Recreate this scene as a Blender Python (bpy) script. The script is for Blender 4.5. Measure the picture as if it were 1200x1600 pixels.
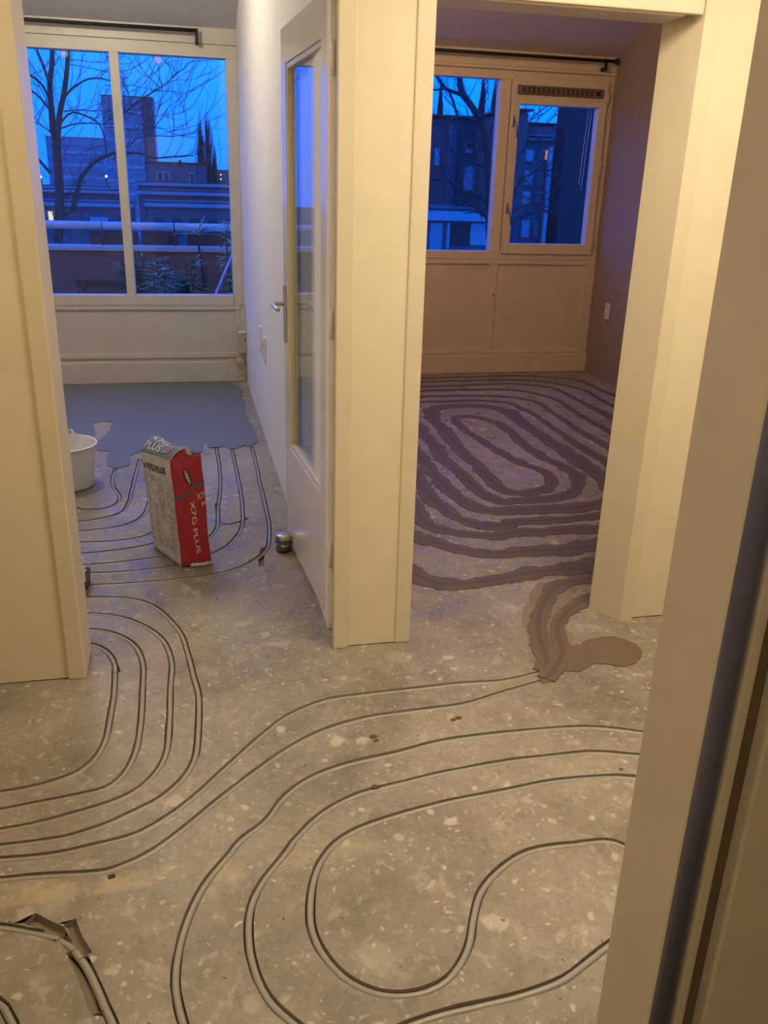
import bpy, bmesh, math, random
import numpy as np
from mathutils import Vector, Matrix, noise, kdtree
from mathutils.geometry import delaunay_2d_cdt

for o in list(bpy.data.objects):
    bpy.data.objects.remove(o)
scene = bpy.context.scene
COL = scene.collection
random.seed(7)

# ------------------------------------------------------------------ camera
FPX, PITCH, YAW, ROLL, EYE = 1330.0, 20.8, 13.1, -1.7, 1.5
def cam_axes():
    p, y, r = (math.radians(v) for v in (PITCH, YAW, ROLL))
    fwd = np.array([math.sin(y)*math.cos(p), math.cos(y)*math.cos(p), -math.sin(p)])
    r0 = np.array([math.cos(y), -math.sin(y), 0.0]); d0 = np.cross(fwd, r0)
    return math.cos(r)*r0 + math.sin(r)*d0, -math.sin(r)*r0 + math.cos(r)*d0, fwd
RIGHT, DOWN, FWD = cam_axes()
cd = bpy.data.cameras.new('camera'); cam = bpy.data.objects.new('camera', cd); COL.objects.link(cam)
cd.sensor_fit = 'HORIZONTAL'; cd.sensor_width = 36.0; cd.lens = FPX/1200*36.0
cd.clip_start = 0.02; cd.clip_end = 2000
M = Matrix((RIGHT, -DOWN, -FWD)).transposed().to_4x4(); M.translation = (0, 0, EYE)
cam.matrix_world = M
scene.camera = cam

def ray(px, py): return RIGHT*(px-600)/FPX + DOWN*(py-800)/FPX + FWD
def on_floor(px, py, z=0.0):
    d = ray(px, py); t = (z-EYE)/d[2]; return Vector((d[0]*t, d[1]*t, z))
def at_depth(px, py, Y):
    d = ray(px, py); t = Y/d[1]; return Vector((d[0]*t, Y, EYE+d[2]*t))

# ------------------------------------------------------------------ light
scene.view_settings.view_transform = 'Standard'
scene.view_settings.look = 'None'
scene.view_settings.gamma = 1.0
scene.view_settings.use_curve_mapping = False
scene.view_settings.exposure = 0.0

world = bpy.data.worlds.new('dusk_sky'); scene.world = world; world.use_nodes = True
nt = world.node_tree; nt.nodes.clear()
tc = nt.nodes.new('ShaderNodeTexCoord'); sx = nt.nodes.new('ShaderNodeSeparateXYZ')
rmp = nt.nodes.new('ShaderNodeValToRGB'); bg = nt.nodes.new('ShaderNodeBackground'); wo = nt.nodes.new('ShaderNodeOutputWorld')
nt.links.new(tc.outputs['Generated'], sx.inputs[0]); nt.links.new(sx.outputs['Z'], rmp.inputs[0])
nt.links.new(rmp.outputs[0], bg.inputs[0]); nt.links.new(bg.outputs[0], wo.inputs[0])
e = rmp.color_ramp.elements
e[0].position = 0.0; e[0].color = (0.0, 0.16, 1.15, 1)
e[1].position = 0.5; e[1].color = (0.0, 0.19, 1.5, 1)
k = rmp.color_ramp.elements.new(0.16); k.color = (0.0, 0.235, 1.6, 1)
bg.inputs[1].default_value = 1.9

def lamp(name, loc, watts, color, radius):
    l = bpy.data.lights.new(name, 'POINT'); l.energy = watts; l.color = color; l.shadow_soft_size = radius
    o = bpy.data.objects.new(name, l); COL.objects.link(o); o.location = loc
    return o
l = bpy.data.lights.new('hall_lamp', 'AREA'); l.shape = 'RECTANGLE'; l.size = 1.1; l.size_y = 0.7; l.energy = 37; l.color = (1.0, 0.85, 0.60)
o = bpy.data.objects.new('hall_lamp', l); COL.objects.link(o); o.location = (1.25, 1.62, 2.49)
lamp('hall_fill_left', (-0.95, 1.75, 2.3), 14, (1.0, 0.82, 0.52), 0.10)  # added fill light, lifts the left post and the floor beside it
lamp('bedroom_fill', (1.35, 4.9, 2.85), 47, (1.0, 0.66, 0.40), 0.12)  # unseen warm fill, added to brighten the bedroom
lamp('near_room_fill', (-0.7, -0.9, 2.3), 31, (1.0, 0.85, 0.58), 0.12)  # fill added behind the camera for the near lining and wall
lamp('room_lamp', (-0.65, 5.0, 2.85), 64, (1.0, 0.86, 0.66), 0.10)

# ------------------------------------------------------------------ materials
class N:
    """small node-graph helper"""
    def __init__(s, name):
        s.m = bpy.data.materials.new(name); s.m.use_nodes = True
        s.t = s.m.node_tree; s.t.nodes.clear()
        s.out = s.t.nodes.new('ShaderNodeOutputMaterial')
        s.b = s.t.nodes.new('ShaderNodeBsdfPrincipled'); s.t.links.new(s.b.outputs[0], s.out.inputs[0])
        g = s.t.nodes.new('ShaderNodeNewGeometry'); s.pos = g.outputs['Position']
    def new(s, k, **kw):
        n = s.t.nodes.new(k)
        for a, v in kw.items(): setattr(n, a, v)
        return n
    def ln(s, a, b): s.t.links.new(a, b)
    def put(s, sock, v):
        if isinstance(v, bpy.types.NodeSocket): s.ln(v, sock)
        else: sock.default_value = (v[0], v[1], v[2], 1) if isinstance(v, tuple) and len(v) == 3 and sock.type == 'RGBA' else v
    def noise(s, scale, detail=4, rough=0.55, vec=None, dist=0.0):
        n = s.new('ShaderNodeTexNoise'); n.inputs['Scale'].default_value = scale; n.inputs['Detail'].default_value = detail
        n.inputs['Roughness'].default_value = rough; n.inputs['Distortion'].default_value = dist
        s.ln(vec or s.pos, n.inputs['Vector']); return n.outputs['Fac']
    def math(s, op, a, b=0.0, clamp=False):
        n = s.new('ShaderNodeMath', operation=op, use_clamp=clamp); s.put(n.inputs[0], a); s.put(n.inputs[1], b); return n.outputs[0]
    def ramp(s, f, a, b):
        n = s.new('ShaderNodeMapRange'); s.ln(f, n.inputs[0]); n.inputs[1].default_value = a; n.inputs[2].default_value = b; return n.outputs[0]
    def mix(s, f, a, b):
        n = s.new('ShaderNodeMix', data_type='RGBA'); s.put(n.inputs[0], f); s.put(n.inputs[6], a); s.put(n.inputs[7], b); return n.outputs[2]
    def scaled(s, x, y, z, rot=0.0):
        n = s.new('ShaderNodeMapping'); n.inputs['Scale'].default_value = (x, y, z); n.inputs['Rotation'].default_value = (0, 0, rot); s.ln(s.pos, n.inputs[0]); return n.outputs[0]
    def bump(s, h, strength, dist=0.002):
        n = s.new('ShaderNodeBump'); n.inputs['Strength'].default_value = strength; n.inputs['Distance'].default_value = dist
        s.ln(h, n.inputs['Height']); s.ln(n.outputs[0], s.b.inputs['Normal'])
    def fin(s, col=None, rough=None, metal=0.0, spec=None):
        if col is not None: s.put(s.b.inputs['Base Color'], col)
        if rough is not None: s.put(s.b.inputs['Roughness'], rough)
        s.b.inputs['Metallic'].default_value = metal
        if spec is not None: s.b.inputs['Specular IOR Level'].default_value = spec
        return s.m

def paint(name, col, rough=0.5, var=0.05, scale=9.0, bump=0.05, spec=0.5):
    n = N(name); f = n.noise(scale, 5, 0.6)
    dark = tuple(c*(1-var*2) for c in col)
    n.bump(n.noise(160, 2), bump, 0.001)
    return n.fin(n.mix(n.ramp(f, 0.35, 0.7), dark, col), rough, spec=spec)

def concrete_floor():
    n = N('worn_concrete')
    big = n.noise(1.7, 6, 0.62, dist=0.4); mid = n.noise(7, 8, 0.65, dist=0.6); fine = n.noise(55, 6, 0.7)
    c = n.mix(n.ramp(big, 0.36, 0.66), (0.21, 0.186, 0.153), (0.36, 0.322, 0.268))
    c = n.mix(n.math('MULTIPLY', n.ramp(mid, 0.45, 0.7), 0.55), c, (0.42, 0.378, 0.315))
    c = n.mix(n.math('MULTIPLY', n.ramp(n.noise(3.1, 7, 0.7, dist=0.8), 0.52, 0.70), 0.5), c, (0.135, 0.115, 0.094))
    c = n.mix(n.math('MULTIPLY', n.ramp(fine, 0.40, 0.72), 0.35), c, (0.135, 0.115, 0.095))
    # pale paint drips and plaster spots of several sizes
    warp = n.new('ShaderNodeVectorMath', operation='MULTIPLY_ADD')
    nz = n.new('ShaderNodeTexNoise'); nz.inputs['Scale'].default_value = 22; nz.inputs['Detail'].default_value = 4; n.ln(n.pos, nz.inputs['Vector'])
    n.ln(nz.outputs['Color'], warp.inputs[0]); warp.inputs[1].default_value = (0.05, 0.05, 0.0); n.ln(n.pos, warp.inputs[2])
    for scale, size, dens, amt in ((6, 0.34, 0.34, 0.3), (13, 0.36, 0.45, 0.75), (30, 0.38, 0.50, 0.8), (65, 0.40, 0.50, 0.75)):
        v = n.new('ShaderNodeTexVoronoi'); v.inputs['Scale'].default_value = scale; n.ln(warp.outputs[0], v.inputs['Vector'])
        sp = n.new('ShaderNodeSeparateColor'); n.ln(v.outputs['Color'], sp.inputs[0])
        lim = n.math('MULTIPLY', n.math('SUBTRACT', sp.outputs[0], 1-dens), size/dens)
        msk = n.math('MULTIPLY', n.math('SUBTRACT', lim, v.outputs['Distance']), 9.0, True)
        c = n.mix(n.math('MULTIPLY', msk, n.math('MULTIPLY', sp.outputs[1], amt)), c, (0.60, 0.555, 0.48))
    c = n.mix(n.math('MULTIPLY', n.ramp(n.noise(34, 5, 0.6, dist=0.5), 0.58, 0.70), 0.45), c, (0.56, 0.52, 0.45))
    c = n.mix(n.math('MULTIPLY', n.ramp(n.noise(10, 6, 0.62, dist=0.7), 0.58, 0.68), 0.38), c, (0.55, 0.51, 0.44))
    c = n.mix(n.math('MULTIPLY', n.ramp(n.noise(16, 6, 0.65, dist=0.4), 0.58, 0.72), 0.40), c, (0.12, 0.103, 0.084))
    # smeared plaster and scratches
    sm = n.noise(1.0, 7, 0.7, n.scaled(5.0, 14.0, 1.0, 0.5), 1.2)
    c = n.mix(n.math('MULTIPLY', n.ramp(sm, 0.66, 0.74), 0.55), c, (0.56, 0.52, 0.45))
    sm2 = n.noise(1.0, 5, 0.6, n.scaled(9.0, 70.0, 1.0, -0.7), 0.8)
    c = n.mix(n.math('MULTIPLY', n.ramp(sm2, 0.70, 0.76), 0.45), c, (0.54, 0.50, 0.43))
    # old yellowish glue band that crosses the hall
    sx = n.new('ShaderNodeSeparateXYZ'); n.ln(n.pos, sx.inputs[0])
    wob = n.math('MULTIPLY', n.math('SUBTRACT', n.noise(5, 5), 0.5), 0.10)
    dy = n.math('ABSOLUTE', n.math('ADD', n.math('SUBTRACT', sx.outputs['Y'], 1.605), wob))
    band = n.math('MULTIPLY', n.math('SUBTRACT', 0.035, dy), 60.0, True)
    band = n.math('MULTIPLY', band, n.ramp(n.noise(11, 6, 0.7), 0.38, 0.62))
    band = n.math('MULTIPLY', band, n.math('MULTIPLY', n.math('SUBTRACT', 0.45, sx.outputs['X']), 3.0, True))
    c = n.mix(n.math('MULTIPLY', band, 0.6), c, (0.52, 0.42, 0.27))
    # small dark specks
    v = n.new('ShaderNodeTexVoronoi'); v.inputs['Scale'].default_value = 38; n.ln(warp.outputs[0], v.inputs['Vector'])
    sp = n.new('ShaderNodeSeparateColor'); n.ln(v.outputs['Color'], sp.inputs[0])
    msk = n.math('MULTIPLY', n.math('SUBTRACT', n.math('MULTIPLY', n.math('SUBTRACT', sp.outputs[2], 0.92), 2.0), v.outputs['Distance']), 14.0, True)
    c = n.mix(n.math('MULTIPLY', msk, 0.8), c, (0.085, 0.065, 0.05))
    n.bump(n.math('ADD', n.math('MULTIPLY', mid, 0.7), n.math('MULTIPLY', fine, 0.5)), 0.45, 0.004)
    return n.fin(c, n.ramp(mid, 0.2, 0.9), spec=0.25)

def groove_mat():
    n = N('cut_concrete'); f = n.noise(90, 6, 0.7)
    n.bump(f, 0.8, 0.004)
    return n.fin(n.mix(f, (0.20, 0.165, 0.13), (0.33, 0.28, 0.225)), 0.95, spec=0.1)

def mortar_mat(name, wet, dry, rough):
    n = N(name)
    a = n.new('ShaderNodeAttribute', attribute_name='darker')  # marks the middle band of each mortar strip, mixed darker below
    f = n.noise(9, 6, 0.65)
    c = n.mix(n.ramp(f, 0.3, 0.75), wet, dry)
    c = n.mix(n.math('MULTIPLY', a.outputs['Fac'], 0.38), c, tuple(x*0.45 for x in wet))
    n.bump(n.noise(40, 5, 0.6), 0.25, 0.002)
    return n.fin(c, n.math('ADD', n.math('MULTIPLY', f, 0.25), rough), spec=0.45)

def glass_mat(name, tint=(0.97, 0.98, 0.98)):
    n = N(name); n.t.nodes.remove(n.b)
    tr = n.new('ShaderNodeBsdfTransparent'); tr.inputs[0].default_value = (*tint, 1)
    gl = n.new('ShaderNodeBsdfGlossy'); gl.inputs['Roughness'].default_value = 0.0
    lw = n.new('ShaderNodeLayerWeight'); lw.inputs[0].default_value = 0.5
    f = n.math('ADD', n.math('MULTIPLY', n.math('POWER', lw.outputs['Facing'], 5.0), 0.96), 0.04)
    mx = n.new('ShaderNodeMixShader'); n.ln(f, mx.inputs[0]); n.ln(tr.outputs[0], mx.inputs[1]); n.ln(gl.outputs[0], mx.inputs[2])
    n.ln(mx.outputs[0], n.out.inputs[0]); return n.m

def frosted_mat(name):
    n = N(name); tr = n.new('ShaderNodeBsdfTransparent'); mx = n.new('ShaderNodeMixShader'); mx.inputs[0].default_value = 0.42
    n.fin((0.75, 0.75, 0.78), 0.3); n.ln(tr.outputs[0], mx.inputs[1]); n.ln(n.b.outputs[0], mx.inputs[2]); n.ln(mx.outputs[0], n.out.inputs[0]); return n.m

def plain(name, col, rough=0.5, metal=0.0, var=0.12, scale=30, spec=0.5):
    n = N(name); f = n.noise(scale, 4)
    return n.fin(n.mix(f, tuple(c*(1-var) for c in col), tuple(min(1, c*(1+var)) for c in col)), rough, metal, spec)

def emit(name, col, strength):
    n = N(name); n.b.inputs['Emission Color'].default_value = (*col, 1); n.b.inputs['Emission Strength'].default_value = strength
    return n.fin(n.mix(n.noise(3), col, col), 0.5)

def brick_mat(name, col, scale=1.0):
    n = N(name); f = n.noise(0.6*scale, 5); g = n.noise(6*scale, 4)
    return n.fin(n.mix(n.math('MULTIPLY', g, 0.5), n.mix(f, tuple(c*0.7 for c in col), col), tuple(c*1.35 for c in col)), 0.9, spec=0.1)

def printed_side(name):
    """off-white paper printed with four columns of tiny grey lines (uses the face's own UV)"""
    n = N(name); uv = n.new('ShaderNodeUVMap'); s = n.new('ShaderNodeSeparateXYZ'); n.ln(uv.outputs[0], s.inputs[0])
    u, v = s.outputs[0], s.outputs[1]
    col = n.math('FRACT', n.math('MULTIPLY', n.math('ADD', u, 0.02), 3.9))
    incol = n.math('MULTIPLY', n.math('GREATER_THAN', col, 0.10), n.math('LESS_THAN', col, 0.93))
    lines = n.math('GREATER_THAN', n.math('FRACT', n.math('MULTIPLY', v, 62)), 0.42)
    uvn = n.new('ShaderNodeMapping'); uvn.inputs['Scale'].default_value = (7, 62, 1); n.ln(uv.outputs[0], uvn.inputs[0])
    gap = n.ramp(n.noise(1.0, 3, 0.6, uvn.outputs[0]), 0.35, 0.60)
    blk = n.new('ShaderNodeMapping'); blk.inputs['Scale'].default_value = (3.9, 11, 1); n.ln(uv.outputs[0], blk.inputs[0])
    para = n.math('GREATER_THAN', n.noise(1.0, 0, 0.5, blk.outputs[0]), 0.36)
    zone = n.math('MULTIPLY', n.math('GREATER_THAN', v, 0.10), n.math('LESS_THAN', v, 0.80))
    ink = n.math('MULTIPLY', n.math('MULTIPLY', incol, lines), n.math('MULTIPLY', n.math('MULTIPLY', gap, para), zone))
    f = n.noise(14, 6, 0.65)
    paper = n.mix(n.ramp(f, 0.35, 0.7), (0.62, 0.585, 0.52), (0.80, 0.765, 0.70))
    n.bump(n.noise(22, 4), 0.3, 0.004)
    return n.fin(n.mix(n.math('MULTIPLY', ink, 0.85), paper, (0.16, 0.15, 0.14)), 0.7, spec=0.25)

MAT = dict(
    floor=concrete_floor(), groove=groove_mat(),
    pipe=plain('grey_pipe_plastic', (0.31, 0.285, 0.25), 0.34, var=0.06),
    pipe_pale=plain('pale_pipe_plastic', (0.29, 0.28, 0.275), 0.28, var=0.05),
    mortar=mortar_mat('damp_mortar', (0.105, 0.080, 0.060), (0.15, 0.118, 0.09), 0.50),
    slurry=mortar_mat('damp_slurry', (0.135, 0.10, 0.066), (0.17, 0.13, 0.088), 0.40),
    stain=mortar_mat('thin_slurry_film', (0.19, 0.155, 0.11), (0.27, 0.225, 0.17), 0.5),
    screed=mortar_mat('fresh_grey_screed', (0.125, 0.133, 0.146), (0.155, 0.164, 0.176), 0.42),
    cream=paint('cream_gloss_paint', (0.66, 0.58, 0.45), 0.30, 0.03),
    cream_wall=paint('cream_wall_paint', (0.70, 0.62, 0.48), 0.75, 0.03),
    door=paint('satin_cream_door', (0.80, 0.76, 0.67), 0.16, 0.02),
    bead=paint('yellowed_glazing_bead', (0.70, 0.64, 0.46), 0.3, 0.03),
    white_wall=paint('white_emulsion', (0.80, 0.79, 0.77), 0.8, 0.02),
    win_white=paint('offwhite_window_paint', (0.58, 0.54, 0.46), 0.4, 0.04),
    win_cream=paint('cream_window_paint', (0.72, 0.60, 0.44), 0.4, 0.04),
    taupe=paint('taupe_wall_paint', (0.33, 0.25, 0.20), 0.8, 0.05),
    ceil_grey=paint('grey_white_ceiling', (0.60, 0.58, 0.54), 0.85, 0.03),
    ceil_beige=paint('beige_ceiling', (0.60, 0.53, 0.47), 0.85, 0.03),
    lining=paint('grey_beige_lining', (0.56, 0.50, 0.40), 0.55, 0.04),
    rubber=plain('dark_rubber_seal', (0.095, 0.092, 0.16), 0.30),
    gap=plain('gap_shade_brown', (0.12, 0.085, 0.05), 0.8),
    black=plain('black_metal', (0.010, 0.009, 0.009), 0.65),
    steel=plain('brushed_steel', (0.55, 0.53, 0.50), 0.28, 1.0, 0.1),
    dark_steel=plain('dark_steel', (0.30, 0.28, 0.26), 0.25, 1.0, 0.15),
    chrome=plain('satin_aluminium', (0.62, 0.60, 0.56), 0.33, 1.0, 0.05),
    glass=glass_mat('window_glass'), frosted=frosted_mat('frosted_disc'), glass2=glass_mat('door_glass', (0.93, 0.95, 0.94)),
    plastic_white=paint('white_plastic', (0.78, 0.76, 0.72), 0.35, 0.02),
    bucket=paint('scuffed_white_plastic', (0.86, 0.855, 0.84), 0.38, 0.08, 14),
    beige_plastic=paint('beige_plastic', (0.45, 0.41, 0.33), 0.45, 0.04),
    cable=plain('yellowed_cable', (0.42, 0.33, 0.19), 0.5),
    hole=plain('dark_hole', (0.05, 0.04, 0.03), 0.9),
    plaster=paint('broken_plaster', (0.50, 0.44, 0.33), 0.9, 0.15, 60, 0.6),
    red=paint('dusty_red_paper', (0.43, 0.022, 0.045), 0.55, 0.12, 26, 0.3),
    print_side=printed_side('printed_paper'), paper=paint('creased_paper', (0.62, 0.57, 0.50), 0.7, 0.08, 30, 0.4),
    slate=paint('slate_blue_print', (0.145, 0.19, 0.225), 0.5, 0.06, 30, 0.2),
    ink=plain('black_ink', (0.02, 0.018, 0.016), 0.5), white_ink=plain('white_ink', (0.66, 0.58, 0.52), 0.5),
    grey_ink=plain('grey_ink', (0.10, 0.095, 0.115), 0.5), picture=plain('brown_picture_print', (0.22, 0.15, 0.09), 0.5, scale=400, var=0.5),
    chip=plain('rusty_crumb', (0.13, 0.07, 0.04), 0.9), vent=plain('bronze_vent', (0.17, 0.12, 0.08), 0.45),
    # outside
    render=paint('brown_red_render', (0.21, 0.12, 0.10), 0.9, 0.06, 5), coping=paint('pale_coping', (0.50, 0.48, 0.47), 0.6, 0.05, 5),
    rail=paint('pale_rail_paint', (0.62, 0.60, 0.58), 0.4, 0.04), bark=plain('dark_bark', (0.035, 0.028, 0.026), 0.9),
    leaf=plain('green_leaf', (0.12, 0.24, 0.10), 0.5, var=0.5, scale=12), leaf_pale=plain('pale_leaf', (0.26, 0.36, 0.18), 0.5, var=0.4, scale=12),
    pot=plain('terracotta_pot', (0.22, 0.08, 0.05), 0.8), planter=plain('dark_planter', (0.025, 0.03, 0.035), 0.6), soil=plain('potting_soil', (0.03, 0.022, 0.018), 0.95),
    wood_dark=plain('dark_stained_wood', (0.05, 0.04, 0.04), 0.6), handle_blue=plain('pale_blue_handle', (0.30, 0.40, 0.55), 0.4),
    tower=brick_mat('grey_concrete_tower', (0.36, 0.34, 0.36), 0.2), tower_band=plain('pale_tower_band', (0.46, 0.44, 0.46), 0.8), tower_glass=plain('tower_window_strip', (0.24, 0.23, 0.26), 0.4), glass_far=plain('dark_far_glass', (0.06, 0.065, 0.08), 0.12),
    glass_pale=plain('sky_lit_glass', (0.34, 0.36, 0.42), 0.15), brick=brick_mat('dark_brick', (0.13, 0.10, 0.10)), ivy=brick_mat('dark_ivy_brick', (0.045, 0.05, 0.05), 3),
    roof=plain('dark_roof_felt', (0.05, 0.05, 0.055), 0.9), fascia=plain('white_fascia', (0.34, 0.34, 0.36), 0.7), ground=plain('street_ground', (0.05, 0.05, 0.05), 0.9),
    far_house=brick_mat('far_house_wall', (0.15, 0.13, 0.15)), lit=emit('lit_window_yellow', (1.0, 0.75, 0.30), 0.9), lit_white=emit('street_light_glow', (0.8, 0.95, 1.0), 2.2),
    lit_orange=emit('lit_window_orange', (1.0, 0.55, 0.12), 0.45), poplar=plain('poplar_twigs', (0.10, 0.075, 0.06), 0.9),
)

# ------------------------------------------------------------------ builders
WLOC = {}
def tag(o, label=None, cat=None, group=None, kind=None):
    if label: o['label'] = label
    if cat: o['category'] = cat
    if group: o['group'] = group
    if kind: o['kind'] = kind
    return o
def empty(name, loc, label=None, cat=None, group=None, kind=None):
    o = bpy.data.objects.new(name, None); COL.objects.link(o); o.location = loc; o.empty_display_size = 0.1
    WLOC[o] = Vector(loc); return tag(o, label, cat, group, kind)
def link(name, me, org, parent=None):
    o = bpy.data.objects.new(name, me); COL.objects.link(o); org = Vector(org); WLOC[o] = org
    if parent: o.parent = parent; o.location = org-WLOC[parent]
    else: o.location = org
    return o
class MB:
    """collects shapes in world coordinates, then links them as one mesh object"""
    def __init__(s): s.v = []; s.f = []; s.sm = []; s.mi = []; s.cur = 0
    def add(s, vs, fs, smooth=False):
        b = len(s.v); s.v += [Vector(p) for p in vs]
        for f in fs: s.f.append(tuple(i+b for i in f)); s.sm.append(smooth); s.mi.append(s.cur)
        return s
    def box(s, x0, x1, y0, y1, z0, z1, bev=0.0, mat=None):
        bm = bmesh.new(); bmesh.ops.create_cube(bm, size=1)
        for v in bm.verts: v.co = Vector(((x0+x1)/2+v.co.x*(x1-x0), (y0+y1)/2+v.co.y*(y1-y0), (z0+z1)/2+v.co.z*(z1-z0)))
        if bev: bmesh.ops.bevel(bm, geom=bm.edges[:], offset=bev, segments=2, affect='EDGES', profile=0.5)
        return s.bm(bm, mat)
    def bm(s, bm, mat=None, smooth=False):
        if mat is not None: bm.transform(mat)
        bm.verts.index_update()
        s.add([v.co.copy() for v in bm.verts], [[v.index for v in f.verts] for f in bm.faces], smooth); bm.free(); return s
    def tube(s, pts, r, n=8, cap=True):
        pts = [Vector(p) for p in pts]; rr = r if callable(r) else (lambda t: r)
        vs = []; fs = []; up = None; L = len(pts)
        for i, p in enumerate(pts):
            d = (pts[min(i+1, L-1)]-pts[max(i-1, 0)])
            if d.length < 1e-9: d = Vector((0, 0, 1))
            d.normalize()
            if up is None: up = d.orthogonal().normalized()
            up = (up-d*up.dot(d)); up = up.normalized() if up.length > 1e-6 else d.orthogonal().normalized()
            w = d.cross(up); q = rr(i/(L-1))
            for k in range(n):
                a = 2*math.pi*k/n; vs.append(p+(up*math.cos(a)+w*math.sin(a))*q)
        for i in range(L-1):
            for k in range(n):
                fs.append((i*n+k, i*n+(k+1) % n, (i+1)*n+(k+1) % n, (i+1)*n+k))
        if cap: fs.append(tuple(range(n))[::-1]); fs.append(tuple((L-1)*n+k for k in range(n)))
        return s.add(vs, fs, True)
    def lathe(s, prof, c, n=32, axis=None):
        vs = []; fs = []; c = Vector(c)
        for r, z in prof:
            for k in range(n):
                a = 2*math.pi*k/n; vs.append(Vector((r*math.cos(a), r*math.sin(a), z)))
        if axis is not None:
            q = Vector((0, 0, 1)).rotation_difference(Vector(axis)).to_matrix(); vs = [q @ v for v in vs]
        vs = [v+c for v in vs]
        for i in range(len(prof)-1):
            for k in range(n): fs.append((i*n+k, i*n+(k+1) % n, (i+1)*n+(k+1) % n, (i+1)*n+k))
        return s.add(vs, fs, True)
    def prism(s, poly, z0, z1):
        n = len(poly); vs = [Vector((x, y, z0)) for x, y in poly]+[Vector((x, y, z1)) for x, y in poly]
        fs = [tuple(range(n))[::-1], tuple(range(n, 2*n))]+[(i, (i+1) % n, n+(i+1) % n, n+i) for i in range(n)]
        return s.add(vs, fs)
    def build(s, name, mat, parent=None, org=None):
        if org is None:
            if parent is None:
                a = np.array([tuple(v) for v in s.v]); lo, hi = a.min(0), a.max(0); org = Vector(((lo[0]+hi[0])/2, (lo[1]+hi[1])/2, lo[2]))
            else: org = WLOC[parent]
        org = Vector(org)
        me = bpy.data.meshes.new(name); me.from_pydata([v-org for v in s.v], [], s.f)
        for m in (mat if isinstance(mat, (list, tuple)) else [mat]): me.materials.append(m)
        me.polygons.foreach_set('use_smooth', s.sm); me.polygons.foreach_set('material_index', s.mi); me.update()
        return link(name, me, org, parent)
def B(name, mat, parent, x0, x1, y0, y1, z0, z1, bev=0.0, kind=None):
    o = MB().box(x0, x1, y0, y1, z0, z1, bev).build(name, mat, parent)
    if kind: o['kind'] = kind
    return o
def S(name, mat, *a, bev=0.0): return B(name, mat, None, *a, bev=bev, kind='structure')
def spline(pts, step):
    """centripetal-ish Catmull-Rom through pts, resampled at about step"""
    P = [Vector(p) for p in pts]; P = [P[0]*2-P[1]]+P+[P[-1]*2-P[-2]]; dense = []
    for i in range(1, len(P)-2):
        a, b, c, d = P[i-1:i+3]
        for k in range(24):
            t = k/24; dense.append(0.5*((2*b)+(c-a)*t+(2*a-5*b+4*c-d)*t*t+(3*b-a-3*c+d)*t**3))
    dense.append(P[-2]); out = [dense[0]]; acc = 0.0
    for u, v in zip(dense, dense[1:]):
        acc += (v-u).length
        if acc >= step: out.append(v.copy()); acc = 0.0
    if (out[-1]-dense[-1]).length > step*0.3: out.append(dense[-1].copy())
    return out
def crop(ox, oy, s, pts): return [(ox+x/s, oy+y/s) for x, y in pts]
def floor_path(px, step=0.02): return spline([on_floor(x, y) for x, y in px], step)

# ================================================================== SETTING
XL, XR = -2.6, 3.49          # outer extent of the flat
HALL_Y, ROOM_Y = 2.56, 2.70  # hall side and room side of the wall with the two doorways
LW, RW = 7.0, 7.15           # window walls of the left room and of the bedroom

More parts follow.
